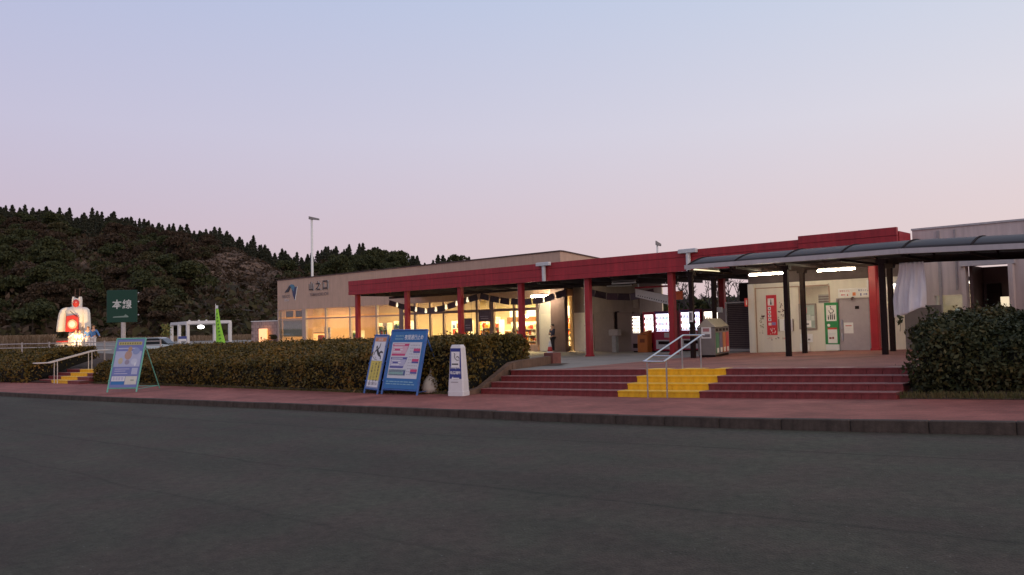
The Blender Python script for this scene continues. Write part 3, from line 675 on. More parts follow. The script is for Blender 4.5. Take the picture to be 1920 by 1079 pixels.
# raised end wall falling away to the back
mb = MB(); mb.add([(SX1 - .2, SY + .22, 2.97), (SX1, SY + .22, 2.97), (SX1, SYB, 2.97), (SX1 - .2, SYB, 2.97), (SX1 - .2, SY + .22, 5.28), (SX1, SY + .22, 5.28), (SX1, SYB, 4.55), (SX1 - .2, SYB, 4.55)],
                  [(0, 3, 2, 1), (4, 5, 6, 7), (0, 1, 5, 4), (1, 2, 6, 5), (2, 3, 7, 6), (3, 0, 4, 7)]); mb.build('end_wall', M_beige, **W)
MB().box(SX0 - .03, SX1 + .05, SY - .05, SY + .27, 5.28, 5.34).build('coping', M_trim, **W)
mb = MB(); mb.add([(SX1 - .24, SY + .27, 5.275), (SX1 + .05, SY + .27, 5.275), (SX1 + .05, SYB, 4.545), (SX1 - .24, SYB, 4.545), (SX1 - .24, SY + .27, 5.335), (SX1 + .05, SY + .27, 5.335), (SX1 + .05, SYB, 4.61), (SX1 - .24, SYB, 4.61)],
                  [(0, 3, 2, 1), (4, 5, 6, 7), (0, 1, 5, 4), (1, 2, 6, 5), (2, 3, 7, 6), (3, 0, 4, 7)]); mb.build('end_coping', M_trim, **W)
MB().box(SX0, SX1 - .2, SY + .23, SYB, 4.4, 4.5).build('roof', mat('roof_felt', (.16, .15, .15), .9), **W)
MB().box(SX0, SX0 + .2, SY + .23, SYB, FL, 4.4).build('side_wall', M_beige, **W)
MB().box(SX0, SX1, SYB, SYB + .2, FL, 4.4).build('back_wall', M_shop, **W)
MB().box(SX1 - .2, SX1 - .02, SY + .9, SYB, FL, 2.96).build('partition_wall', M_shop, **W)
MB().box(SX0 + .2, SX1 - .2, SY + .2, SYB, FL - .1, FL).build('floor', M_shopf, **W)
MB().box(SX0 + .2, SX1 - .2, SY + .23, SYB, 3.3, 3.36).build('ceiling', mat('shop_ceiling', (.82, .72, .55), .9, .04), **W)
MB().box(SX0, -27.55, SY + .02, SY + .2, FL - .3, .42).build('plinth', M_beige, **W)
MB().box(-27.45, -26.35, SY + .05, SY + .17, FL - .1, 2.96).build('cream_panel', M_cream, **W)
MB().box(-27.3, -26.45, SY + .02, SY + .05, FL + .0, 2.05).build('cream_door', mat('cream_door', (.80, .74, .60), .5, .05), **W)
MB().box(-26.34, -25.4, SY - .28, SY - .004, FL - .2, 3.4).build('pillar', mat('brown_pillar', (.20, .13, .11), .7, .15, 2, streak=.1), **W)
mull = [(-54.35, .16), (-50.65, .5), (-47.8, .14), (-44.8, .14), (-41.8, .14), (-39.15, .42), (-37.8, .2), (-36.35, .16), (-35.1, .16), (-32.2, .18), (-31.0, .34), (-29.3, .1), (-27.55, .18)]
for x, w in mull: MB().cbox(x - w / 2, x + w / 2, SY + .0, SY + .18, .42, 2.97, .012).build('mullion', M_alu if x > -39.5 else mat('beige_mullion', (.47, .36, .31), .6, .1), **W)
tm_l = mat('beige_mullion', (.5, .4, .35), .6)
for (a, wa), (b, wb) in zip(mull[:-1], mull[1:]):
    x0, x1 = a + wa / 2, b - wb / 2
    MB().box(x0, x1, SY + .04, SY + .14, 2.22 if a < -39.5 else 2.26, 2.31 if a < -39.5 else 2.42).build('transom', M_alu if a > -39.5 else tm_l, **W)
    MB().box(x0 + .004, x1 - .004, SY + .08, SY + .10, .425, 2.215).build('pane', M_glass, **W)
    MB().box(x0 + .004, x1 - .004, SY + .08, SY + .10, 2.43, 2.965).build('pane', M_glass, **W)
# the first bay is masked inside by grey blinds
MB().box(-54.1, -50.95, SY + .3, SY + .33, .95, 2.2).build('grey_blind', mat('blind', (.34, .29, .25), .8), **W)
MB().box(-53.6, -52.6, SY + .26, SY + .29, 2.42, 2.9).build('dark_blind', mat('dark_blind', (.10, .08, .06), .8), **W)
MB().box(-52.2, -51.2, SY + .26, SY + .29, 2.42, 2.9).build('dark_blind', MC['dark_blind'], **W)
# name and mark on the parapet
def on_wall(y): return dict(y=y)
lg = thing('company_mark', 'dark and blue folded-ribbon company mark at the left end of the parapet', 'logo', (-52.2, SY - .01, 4.3))
MB().prism([(-1.05, .02), (-.62, .30), (-.35, .52), (-.05, .60), (-.1, .50), (-.32, .30), (-.5, .06)], -.05, 0).build('dark_wing', mat('mark_dark', (.03, .03, .045), .4), lg)
MB().prism([(-.35, .525), (-.05, .605), (.2, .56), (.42, .36), (.3, .05), (.02, .22), (-.12, .42)], -.06, 0).build('light_wing', mat('mark_teal', (.07, .20, .30), .4), lg)
MB().prism([(.02, .22), (.42, .36), (.70, .38), (.36, -.55), (.14, -.2)], -.055, 0).build('blue_wing', mat('mark_navy', (.035, .045, .12), .4), lg)
MB().prism([(.72, .37), (.80, .42), (.48, -.62), (.40, -.6)], -.04, 0).build('pale_edge', M_white, lg)
MB().text('NEXCO', -.88, -.28, .24, y=-.01).build('lettering', mat('mark_grey_letters', (.20, .15, .15), .5), lg)
MB().text('西日本', -.8, -.56, .2, y=-.01).build('lettering', mat('mark_pale_letters', (.72, .65, .62), .5), lg)
nm = thing('place_name_letters', 'raised dark characters spelling the place name on the beige parapet', 'lettering', (-48.6, SY - .01, 4.62))
for i, ch in enumerate('山之口'):
    v, f = GL[ch]; mb = MB().text(ch, (i - 1) * .92, .0, .66, y=-.06); n = len(mb.v)
    mb2 = MB().add(mb.v + [(a, 0, c) for a, _, c in mb.v], mb.f); mb2.build('character', mat('sign_dark', (.045, .028, .025), .5), nm)
    MB().text(ch, (i - 1) * .92 + .05, -.0, .66, y=-.012).build('character_edge', M_white, nm)
MB().text('YAMANOKUCHI', .05, -.62, .24, y=-.02, wmax=3.3).build('lettering', mat('mark_grey_letters', (.2, .15, .15), .5), nm)

# shop ceiling lights
li = 0
for ix, x in enumerate((-52.2, -49.2, -46.2, -43.2, -40.4, -37.2, -34.4, -31.6, -29.0)):
    for iy, y in enumerate((33.0, 36.8)):
        if x < -50 and iy == 0: continue
        t = thing('ceiling_light', f'warm ceiling light inside the shop, {["leftmost", "second from the left", "third from the left", "fourth from the left", "middle one", "sixth from the left", "third from the right", "second from the right", "rightmost"][ix]} of the {"front" if iy == 0 else "rear"} row', 'ceiling light', (x, y, 3.3), group='shop ceiling lights')
        MB().box(-.65, .65, -.22, .22, -.06, -.002).build('housing', M_white, t)
        MB().box(-.6, .6, -.18, .18, -.075, -.062).build('diffuser', M_lamp if x > -38.5 else emis('lamp_warm_dim', (1, .62, .26), 135.), t)
# pendant lamps above the counter
for i, (x, y, z) in enumerate(((-30.1, 33.0, 1.95), (-29.5, 33.4, 1.95), (-31.8, 34.5, 2.0))):
    t = thing('pendant_lamp', ['left pendant lamp glowing behind the hanging notice board', 'right pendant lamp glowing beside the hanging notice board', 'pendant lamp glowing deep inside the shop left of the notice board'][i], 'lamp', (x, y, z))
    MB().tube((0, 0, .15), (0, 0, 3.28 - z), .01, n=5).build('cord', M_black, t)
    MB().lathe([(.03, .16), (.06, .13), (.13, .02), (.14, 0)]).build('shade', M_white, t, smooth=True); MB().ball((0, 0, .0), .07).build('bulb_or_light_gap', emis('bulb_or_light_gap', (1, .8, .5), 40), t, smooth=True)

# shop furniture
M_shelf = mat('shelf_white', (.72, .68, .62), .5, .06); M_wood = mat('counter_wood', (.35, .16, .07), .5, .25, 3)
PROD = [mat('goods_' + n_, c, .5, .25, 9) for n_, c in (('red', (.55, .06, .04)), ('amber', (.75, .35, .06)), ('cream', (.8, .7, .5)), ('green', (.14, .26, .10)), ('brown', (.25, .11, .05)), ('white', (.8, .78, .74)), ('blue', (.10, .16, .35)))]
def shelf_unit(name, label, x, y, w, h, nsh, rz=0., cat='shelf', pal=None, d=.45):
    t = thing(name, label, cat, (x, y, FL), rz); pal = pal or PROD
    mb = MB().box(-w / 2, -w / 2 + .03, 0, d, 0, h).box(w / 2 - .03, w / 2, 0, d, 0, h).box(-w / 2 + .03, w / 2 - .03, d - .02, d, 0, h); mb.build('frame', M_shelf, t)
    for s in range(nsh):
        z = .12 + (h - .2) * s / nsh
        MB().box(-w / 2 + .031, w / 2 - .031, .01, d - .022, z - .03, z).build('shelf_board', M_shelf, t)
        x0 = -w / 2 + .06
        while x0 < w / 2 - .12:
            ww = rng.uniform(.07, .2); hh = (h - .2) / nsh * rng.uniform(.45, .85)
            if rng.random() < .9: MB().cbox(x0, min(x0 + ww - .01, w / 2 - .04), .03, .03 + rng.uniform(.1, .3), z + .001, z + hh, .008).build('goods', rng.choice(pal), t)
            x0 += ww
    return t
shelf_unit('display_shelf', 'white shelf of boxed goods behind the fourth window from the left', -43.0, 32.4, 1.1, 1.75, 4)
shelf_unit('display_shelf', 'grey-green drinks shelf behind the window right of the leftmost red column', -40.6, 32.2, 1.8, 1.85, 4, pal=[PROD[3], PROD[5], PROD[6]])
shelf_unit('display_shelf', 'shelf of small colourful goods just inside the automatic doors', -36.9, 34.0, 1.6, 1.75, 4)
shelf_unit('display_shelf', 'tall shelf of amber packages behind the doors', -34.7, 34.2, 1.7, 1.95, 5, pal=PROD[:3] + PROD[4:5])
shelf_unit('display_shelf', 'shelf of red gift boxes seen left of the middle red column', -33.3, 33.2, 1.5, 1.75, 4, pal=PROD[:3])
shelf_unit('display_shelf', 'brightly lit shelf of sweets under the hanging notice board', -30.6, 33.2, 2.0, 1.6, 4, pal=PROD[:3] + PROD[5:6])
shelf_unit('display_shelf', 'bright shelf along the back right of the shop', -29.0, 36.0, 2.6, 1.9, 5, pal=PROD[:3] + PROD[5:6])
shelf_unit('display_shelf', 'narrow shelf beside the cream panel at the right end of the shop', -28.0, 32.9, .8, 1.9, 5, pal=PROD[:2] + PROD[4:5])
shelf_unit('drinks_cooler', 'low drinks cooler below the third window from the left', -46.4, 32.6, .9, 1.25, 3, cat='cooler', pal=[PROD[5], PROD[3], PROD[6]])
t = thing('poster_stand', 'upright poster stand inside the second lit window from the left', 'poster stand', (-49.4, 32.2, FL))
MB().box(-.4, .4, 0, .03, .5, 1.55).build('poster', mat('poster_pale', (.55, .5, .5), .6, .3, 6), t); MB().box(-.3, .3, -.004, -.001, 1.15, 1.45).build('poster_picture', PROD[6], t); MB().box(-.2, .2, -.02, .2, 0, .03).tube((0, .015, .03), (0, .015, .5), .02).build('stand', M_steel, t)
def seat(label, x, y, m_):
    t = thing('red_armchair', label, 'chair', (x, y, FL)); MB().cbox(-.35, .35, -.35, .35, .15, .42, .03).build('seat', m_, t); MB().cbox(-.35, .35, .2, .38, .42, .98, .05).build('backrest', m_, t)
    for a in (-1, 1):
        for b in (-1, 1): MB().tube((a * .28, b * .28, 0), (a * .28, b * .28, .15), .02).build('leg', M_black, t)
seat('red seat just inside the second window from the left', -50.0, 31.75, PROD[0])
t = thing('service_counter', 'long wooden service counter inside the right half of the shop', 'counter', (-33.5, 37.2, FL))
MB().box(-3.4, 3.4, 0, .7, 0, 1.0).build('front', M_wood, t); MB().box(-3.5, 3.5, -.06, .76, 1.001, 1.05).build('counter_top', M_shelf, t)
t = thing('menu_fascia', 'brown band with lit cream menu boards above the service counter', 'menu board', (-33.5, 40.3, 1.9))
MB().box(-5.2, 5.2, -.02, .15, -.35, .1).build('band', M_wood, t)
for i in range(6): MB().box(-4.9 + i * 1.65, -3.45 + i * 1.65, -.05, -.022, .12, .75).build('menu_panel', emis('menu_panel', (1, .85, .55), 1.3), t)
t = thing('orange_glow_panel', 'orange lit panel low behind the leftmost shop window', 'lamp panel', (-52.7, 33.6, .7)); MB().box(-.8, .8, 0, .05, -.1, .42).build('panel', emis('orange_panel', (1, .42, .1), 1.6), t); MB().box(-.86, .86, .051, .1, -.72, .5).build('back', M_wood, t)

# ------------------------------------------------------------------ arcade: red fascia, columns, soffit
ar = thing('arcade_roof', 'flat arcade roof with deep red fascia carried on red columns', 'arcade', (-22, 26, PL(-22)))
A = dict(parent=ar, world=True)
COLX = [-36.83, -32.35, -28.18, -24.08, -20.21, -16.12, -12.4, -8.64]
ends = [-37.25] + [(a + b) / 2 for a, b in zip(COLX[:-1], COLX[1:])] + [-7.75]
for i, (a, b) in enumerate(zip(ends[:-1], ends[1:])):
    hi = b > -11.2
    if i == 6: segs = [(a, -10.9, 4.2), ]
    elif i == 7: segs = [(-10.88, b, 4.31)]
    else: segs = [(a, b, 4.2)]
    for (xa, xb, zt) in segs:
        yy = 25.62 if zt > 4.25 else 25.7
        for za, zb, in_ in ((3.41, 3.605, 0), (3.613, zt - .262, .012), (zt - .254, zt, 0)):
            MB().cbox(xa + .002, xb - .002, yy + in_, yy + .16, za, zb, .006).build('fascia_board', M_red, **A)
MB().box(-37.2, -7.8, 25.87, 26.05, 3.44, 4.12).build('fascia_backing', M_dark, **A)
MB().box(-37.25, -37.1, 25.87, 30.95, 3.41, 4.2).build('fascia_return', M_red, **A)
MB().box(-7.9, -7.75, 25.87, 27.0, 3.41, 4.2).build('fascia_return', M_red, **A)
MB().box(-37.1, -26.0, 26.05, 30.98, 3.5, 3.58).build('soffit', M_dark, **A)
MB().box(-26.0, -13.2, 26.05, 33.5, 3.5, 3.58).build('soffit', M_dark, **A)
MB().box(-13.2, -7.9, 26.05, 30.5, 3.5, 3.58).build('soffit', M_dark, **A)
for x in fr(-36.5, -13.6, 17): MB().box(x - .06, x + .06, 26.06, 30.9 if x < -26 else 33.4, 3.32, 3.499).build('rafter', M_dark, **A)
MB().box(-37.0, -13.3, 28.4, 28.52, 3.2, 3.318).build('purlin', M_dark, **A)
M_cond = mat('pale_conduit', (.55, .47, .42), .5)
def column(x, y, zt, conduit=False, r=.125):
    zb = PL(x) - .02
    c = MB().cbox(x - r, x + r, y - r, y + r, zb, zt, .03).build('column', M_redcol, **A)
    MB().cbox(x - r - .02, x + r + .02, y - r - .02, y + r + .02, zb, zb + .09, .015).build('column_foot', M_redcol, **A)
    if conduit:
        mb = MB().tube((x - r - .05, y - .02, zb + .05), (x - r - .05, y - .02, zt), .025, n=7)
        for z in (zb + .3, zb + 1.3, zb + 2.2): mb.box(x - r - .09, x - r, y - .05, y + .01, z, z + .05)
        mb.build('conduit', M_cond, **A)
for i, x in enumerate(COLX):
    if i == 6: continue
    column(x, 26.05, 3.46, i in (0, 3, 4))
column(-16.75, 31.2, 3.46, True)
for x in (-22.3, -15.1):
    MB().tube((x, 25.62, 3.40), (x, 25.62, 4.10), .09, n=10).build('downpipe', M_pipe, **A)
    MB().cbox(x - .38, x + .38, 25.5, 25.69, 4.08, 4.23, .02).build('rainwater_head', M_pipe, **A)
# parts of the arcade's back: brown store wall with doors
bw = thing('store_block', 'brown store block with shuttered doors at the back of the arcade', 'building', (-23.4, 31.6, PL(-23)))
B = dict(parent=bw, world=True)
M_brown = mat('brown_grey_wall', (.30, .235, .20), .8, .12, 1.4, streak=.15)
MB().box(-25.38, -21.25, 31.4, 33.4, -.1, 3.49).build('wall', M_brown, **B)
MB().box(-25.25, -24.5, 31.3, 31.395, .03, 2.05).build('bright_door', mat('bright_door', (.85, .78, .62), .5, .04), **B)
MB().box(-24.45, -24.05, 31.34, 31.395, .03, 2.03).build('pale_pilaster', mat('pale_pilaster', (.42, .34, .27), .7), **B)
MB().box(-23.95, -22.72, 31.3, 31.395, .0, 2.02).build('shutter', mat('taupe_shutter', (.26, .20, .165), .6, .1, 3), **B)
for z in fr(.12, 1.95, 14): MB().box(-23.93, -22.74, 31.285, 31.299, z, z + .1).build('shutter_slat', MC['taupe_shutter'], **B)
MB().box(-22.7, -22.5, 31.36, 31.395, 0, 2.05).build('dark_gap', M_black, **B)
MB().box(-22.48, -21.6, 31.25, 31.395, .02, 2.0).build('cupboard', mat('brown_cupboard', (.22, .16, .13), .6, .1, 2), **B)
MB().box(-21.55, -21.3, 31.3, 31.395, 2.2, 2.9).build('vent', mat('pale_pilaster', (.42, .34, .27), .7), **B)
t = thing('water_dispenser', 'slim grey dispenser post standing before the brown cupboard', 'dispenser', (-22.25, 30.7, PL(-22.2)))
MB().cbox(-.12, .12, -.12, .12, 0, .8, .02).build('pedestal', mat('grey_pedestal', (.34, .33, .30), .6), t); MB().cbox(-.28, .28, -.16, .16, .82, 1.12, .03).build('basin', mat('grey_basin', (.42, .36, .31), .6), t)
# lit tube above the cream panel and dark ones further right
def fluoro(label, p0, p1, m_, r=.035, group=None):
    p0 = Vector(p0); p1 = Vector(p1); c = (p0 + p1) / 2; t = thing('fluorescent_lamp', label, 'lamp', c, group=group)
    a, b = p0 - c, p1 - c; d = (b - a).normalized()
    MB().tube(a, b, r, n=8).build('tube', m_, t)
    up = Vector((0, 0, r + .035))
    mb = MB(); s = d.cross(Vector((0, 0, 1))).normalized() * .04
    v = [a + up - s, a + up + s, b + up + s, b + up - s]; v += [q + Vector((0, 0, .05)) for q in v]
    mb.add(v, [(0, 3, 2, 1), (4, 5, 6, 7), (0, 1, 5, 4), (1, 2, 6, 5), (2, 3, 7, 6), (3, 0, 4, 7)]); mb.build('batten', mat('batten_grey', (.25, .23, .22), .6), t)
    MB().tube(a + d * .03, a + d * .03 + up, .02, n=6).tube(b - d * .03, b - d * .03 + up, .02, n=6).build('holder', M_white, t)
    return t
fluoro('lit strip lamp above the cream panel at the right end of the shop', (-27.0, 30.0, 2.95), (-25.9, 30.0, 2.95), M_tube, .05)
fluoro('unlit strip lamp under the arcade soffit above the store block', (-21.4, 29.0, 3.2), (-20.3, 29.4, 3.2), M_white)
fluoro('unlit strip lamp under the soffit right of the conduit column', (-19.8, 27.2, 3.2), (-18.7, 27.4, 3.2), M_white)

# hanging rectangular flags on strings with glowing pieces between, standing in for glimpses of light
M_flag = [mat('flag_' + str(i), c, .8, .2, 5) for i, c in enumerate(((.05, .03, .035), (.09, .05, .06), (.06, .045, .05), (.13, .10, .12)))]
M_gapglow = emis('flag_gap_glow', (1, .84, .55), 1.3)
def bunting(label, pts, n, y, lit):
    t = thing('flag_string', label, 'bunting', (pts[0][0], y, pts[0][1])); L0 = t.location
    xs = [p[0] for p in pts]; tab = sorted(pts)
    cord = [(x - L0.x, 0, interp(tab, x) - L0.z) for x in fr(tab[0][0], tab[-1][0], 24)]
    MB().path(cord, .008, 4).build('cord', M_black, t)
    for i in range(n):
        x = lerp(tab[0][0], tab[-1][0], (i + .5) / n); z = interp(tab, x); sl = (interp(tab, x + .1) - interp(tab, x - .1)) / .2
        c = Vector((1, 0, sl)).normalized(); dn = Vector((c.z, 0, -c.x)); p = Vector((x, 0, z)) - Vector((L0.x, 0, L0.z)); w, hh = .3, .30
        mb = MB(); q = [p - c * w, p + c * w, p + c * w + dn * hh, p - c * w + dn * hh]
        k = rng.uniform(.02, .07); q[2] = q[2] + Vector((0, k, 0)); q[3] = q[3] + Vector((0, -k * .5, 0))
        mb.quad(*q); mb.build('flag', rng.choice(M_flag), t)
        if lit and i < n - 1:
            x2 = lerp(tab[0][0], tab[-1][0], (i + 1) / n); z2 = interp(tab, x2)
            MB().lathe([(.025, .0), (.035, -.1), (.06, -.18), (.065, -.23), (.03, -.26)], (x2 - L0.x, 0, z2 - L0.z), 10).build('bulb_or_light_gap', M_gapglow, t, smooth=True)  # no lamp: glowing piece added for light showing between the flags
bunting('left string of small dark flags with glowing light gaps sagging before the shop windows', [(-35.9, 3.10), (-34.19, 2.72), (-32.5, 2.50), (-31.17, 2.62), (-29.9, 2.86), (-28.4, 3.15)], 9, 27.5, True)
bunting('middle string of small dark flags right of the middle red column', [(-28.3, 3.18), (-27.4, 2.98), (-26.41, 2.82), (-25.17, 2.74), (-23.97, 2.82), (-22.6, 3.1)], 8, 27.5, False)
bunting('right string of dim flags under the soffit before the store block', [(-22.4, 3.15), (-21, 2.85), (-19.8, 2.78), (-18.6, 2.95)], 6, 28.6, False)
for lb, x, z, w, hh in (('dark hanging notice board left of the pendant lamps', -29.75, 1.2, .6, .7), ('dark hanging notice board right of the pendant lamps', -28.5, 1.7, .92, .58)):
    t = thing('hanging_notice_board', lb, 'notice board', (x, 28.0, z)); MB().cbox(-w / 2, w / 2, 0, .05, 0, hh, .01).build('panel', mat('slate_panel', (.10, .065, .07), .6, .3, 6), t)
    mb = MB(); mb.tube((-w / 2 + .05, .02, hh), (-w / 2 + .05, .02, 3.2 - z), .008, n=5).tube((w / 2 - .05, .02, hh), (w / 2 - .05, .02, 3.2 - z), .008, n=5); mb.build('hanger', M_black, t)
    MB().box(-w * .3, w * .3, -.004, -.001, hh * .25, hh * .32).box(-w * .35, w * .3, -.004, -.001, hh * .45, hh * .5).build('writing', mat('chalk', (.3, .25, .26), .8), t)
# white perforated beam and orange hanging sign by the vending machines
t = thing('white_awning_beam', 'white perforated sloping beam hanging under the soffit left of the orange sign', 'beam', (-18.65, 28.5, 2.5))
mb = MB().add([(-.84, 0, .12), (.85, 0, -.28), (.85, 0, .12), (-.84, 0, .48), (-.84, .06, .12), (.85, .06, -.28), (.85, .06, .12), (-.84, .06, .48)], [(0, 1, 2, 3), (7, 6, 5, 4), (0, 4, 5, 1), (1, 5, 6, 2), (2, 6, 7, 3), (3, 7, 4, 0)]); mb.build('web', M_white, t)
for i in range(13): x = -.7 + i * .118; z = .2 - .225 * (x + .84) ; MB().tube((x, -.004, z), (x, .002, z), .026, n=7).build('hole', M_black, t)
MB().box(-.85, .86, -.03, .09, .485, .56).build('red_rail', M_red, t)
mb = MB(); mb.tube((-.7, .03, .56), (-.7, .03, .9), .012, n=5).tube((.7, .03, .56), (.7, .03, .9), .012, n=5); mb.build('hanger', M_steel, t)
t = thing('orange_hanging_sign', 'plain orange box sign hanging right of the white perforated beam', 'sign', (-17.3, 28.4, 2.42)); MB().cbox(-.2, .2, 0, .12, 0, .36, .015).build('box', mat('orange_box', (.85, .17, .05), .5, .08), t); MB().tube((0, .06, .36), (0, .06, 1.0), .015, n=6).build('hanger', M_steel, t)

# ------------------------------------------------------------------ vending machines
BOT = [mat('bottle_' + n_, c, .3, .1, 9) for n_, c in (('navy', (.05, .06, .28)), ('green', (.10, .35, .12)), ('orange', (.85, .30, .04)), ('red', (.6, .04, .05)), ('violet', (.25, .10, .4)), ('brown', (.2, .09, .04)), ('pale', (.6, .65, .7)), ('yellow', (.8, .6, .1)))]
def vending(label, x, y, w, h, body, glow, rows, lower='steel', strip=None, base=True, lam='blue'):
    t = thing('vending_machine', label, 'vending machine', (x, y, PL(x)), group='vending machines at the back of the arcade')
    d = .7; z0 = h * .50; z1 = h * .93
    mb = MB().box(-w / 2, w / 2, .08, d, .06, h).box(-w / 2, -w / 2 + .06, 0, .079, .06, h).box(w / 2 - .06, w / 2, 0, .079, .06, h).box(-w / 2 + .061, w / 2 - .061, 0, .079, z1, h).box(-w / 2 + .061, w / 2 - .061, 0, .079, .06, z0)
    mb.build('cabinet', body, t)
    MB().box(-w / 2 + .05, w / 2 - .05, .1, d - .05, 0, .058).build('plinth', M_black, t)
    MB().box(-w / 2 + .062, w / 2 - .062, .07, .078, z0 + .002, z1 - .002).build('light_box', glow, t)
    hh = (z1 - z0) / rows
    for r_ in range(rows):
        z = z0 + hh * r_
        MB().box(-w / 2 + .063, w / 2 - .063, .005, .069, z + .012, z + .035).build('shelf', M_pipe, t)
        n = int((w - .16) / .075); mb = MB(); pal = [rng.randrange(len(BOT)) for _ in range(3)]
        for i in range(n):
            xx = -w / 2 + .1 + i * .075; k = pal[min(2, i * 3 // n)] if rng.random() < .8 else rng.randrange(len(BOT)); ch = hh * rng.uniform(.42, .6)
            mb.lathe([(.024, 0), (.026, ch * .6), (.012, ch * .85), (.012, ch)], (xx, .038, z + .036), 7, mi=k)
        o = mb.build('drink_row', BOT, t, smooth=False)
    MB().box(-w / 2 + .1, w / 2 - .1, .002, .01, z0 - .05, z0 - .015) if False else None
    if lower == 'steel':
        MB().box(-w / 2 + .08, w / 2 - .08, -.012, -.001, .12, z0 * .58).build('lower_panel', mat('vend_lower', (.50, .47, .46), .35, .08, metal=.3), t)
        MB().box(-w / 2 + .2, w / 2 - .16, -.02, -.0125, z0 * .36, z0 * .52).build('outlet_flap', M_black, t)
        MB().box(-.05, w * .30, -.012, -.001, z0 * .70, z0 * .93).build('coin_panel', mat('coin_panel', (.52, .44, .42), .4), t)
    else:
        MB().box(-w / 2 + .1, w / 2 - .1, -.012, -.001, .2, z0 * .45).build('outlet_flap', M_black, t)
    if strip: MB().box(-w / 2 + .03, w / 2 - .03, -.008, -.001, z1 + .02, h - .015).build('header', strip, t)
    return t
M_vred = mat('vend_red', (.38, .02, .05), .35, .06); M_vdark = mat('vend_dark', (.07, .02, .03), .4); M_vor = mat('vend_orange', (.50, .14, .02), .4, .1)
G_blue = emis('glow_cool', (.72, .78, 1.0), 3.8); G_warm = emis('glow_warm', (1, .88, .72), 3.8); G_neu = emis('glow_neutral', (1, .93, .95), 3.8)
M_hdr = mat('vend_header', (.07, .03, .16), .4)
vending('slim vending machine with warm lit shelves at the left end of the row', -20.75, 30.3, .56, 1.80, mat('vend_grey', (.26, .17, .16), .4), G_warm, 5, 'plain')
vending('second slim vending machine behind the orange collection box', -20.05, 30.3, .62, 1.84, M_vred, G_neu, 3, 'plain')
vending('red vending machine with blue-white lit rows left of the red column', -18.98, 30.0, 1.12, 1.83, M_vred, G_blue, 3, strip=M_hdr)
vending('red vending machine with blue-white lit rows right of the red column', -17.7, 30.0, 1.06, 1.83, M_vred, G_blue, 3, strip=M_hdr)
vending('dark vending machine with yellow-lit shelves at the right end of the row', -16.72, 30.05, .8, 1.80, M_vdark, G_warm, 2, 'plain')
t = thing('orange_collection_box', 'bright orange box with a dark emblem below the second lit machine', 'box', (-20.05, 29.75, PL(-20)))
mb = MB().cbox(-.27, .27, 0, .4, 0, .82, .02); mb.build('box', M_vor, t); MB().prism([(-.27, .84), (.27, .84), (.27, 1.0)], .1, .4).build('sloped_lid', M_vor, t); MB().box(-.13, .13, -.004, -.001, .45, .62).build('emblem', mat('emblem_dark', (.2, .05, .01), .6), t)
t = thing('louvred_screen', 'dark louvred metal screen between the bins and the cream toilet wall', 'screen', (-14.12, 27.5, PL(-14.1)))
MB().box(-.52, -.46, -.04, .06, 0, 1.92).box(.46, .52, -.04, .06, 0, 1.92).box(-.459, .459, -.04, .06, 1.86, 1.92).box(-.459, .459, -.04, .06, .04, .12).build('frame', mat('screen_frame', (.30, .26, .24), .5), t)
for i in range(24):
    z = .14 + i * .0715; MB().add([(-.459, -.02, z), (.459, -.02, z), (.459, .03, z + .055), (-.459, .03, z + .055), (-.459, -.012, z), (.459, -.012, z), (.459, .038, z + .055), (-.459, .038, z + .055)], [(0, 1, 2, 3), (7, 6, 5, 4), (0, 4, 5, 1), (2, 6, 7, 3), (0, 3, 7, 4), (1, 5, 6, 2)]).build('louvre', mat('louvre', (.11, .075, .07), .5), t)
MB().box(-.459, .459, .05, .06, .12, 1.86).build('backing', M_black, t)
t = thing('machine_cabinet', 'dark cabinet standing above the louvred screen against the toilet wall', 'cabinet', (-13.75, 27.9, 2.25)); MB().box(-.5, .5, 0, .6, 0, .7).build('box', M_black, t); MB().box(-.05, .0, -.03, -.001, 0, .7).build('edge', M_alu, t); MB().box(-.45, -.35, .1, .5, -1.93, -.001).box(.35, .45, .1, .5, -1.93, -.001).build('support', M_black, t)

# ------------------------------------------------------------------ toilet block
TY = 26.3
tb = thing('toilet_block', 'cream toilet block with grey door and lit high window', 'building', (-10.5, TY, PL(-10.5)))
T = dict(parent=tb, world=True)
zf = lambda x: PL(x)
mb = MB()
MB().box(-13.06, -12.82, TY - .08, TY + .2, .1, 2.8).build('corner_pilaster', M_cream, **T)
mb = MB().box(-12.82, -11.2, TY + .02, TY + .2, .1, 2.66).box(-11.2, -10.16, TY + .02, TY + .2, .1, 2.03).box(-10.16, -9.90, TY, TY + .2, .1, 2.8).box(-9.90, -8.90, TY + .0, TY + .2, 2.14, 2.8).box(-8.90, -7.72, TY, TY + .2, .1, 2.8); mb.build('wall', M_cream, **T)
MB().box(-12.82, -10.16, TY - .01, TY + .2, 2.66, 2.8).build('lintel', M_cream, **T)
MB().box(-12.83, -12.79, TY - .02, TY + .015, .3, 2.66).box(-12.789, -10.2, TY - .02, TY + .015, 2.62, 2.655).build('panel_frame', mat('frame_tan', (.42, .28, .2), .6), **T)
MB().box(-13.06, -7.72, TY - .02, TY + .25, 2.802, 3.49).build('upper_band', mat('dark_band', (.115, .085, .078), .8, .2, 2), **T)
MB().box(-11.19, -10.17, TY + .07, TY + .09, 2.035, 2.615).build('window_pane', M_glass, **T)
MB().box(-11.22, -11.18, TY - .02, TY + .019, 2.03, 2.62).box(-10.18, -10.14, TY - .02, TY + .019, 2.03, 2.62).build('window_frame', MC['frame_tan'], **T)
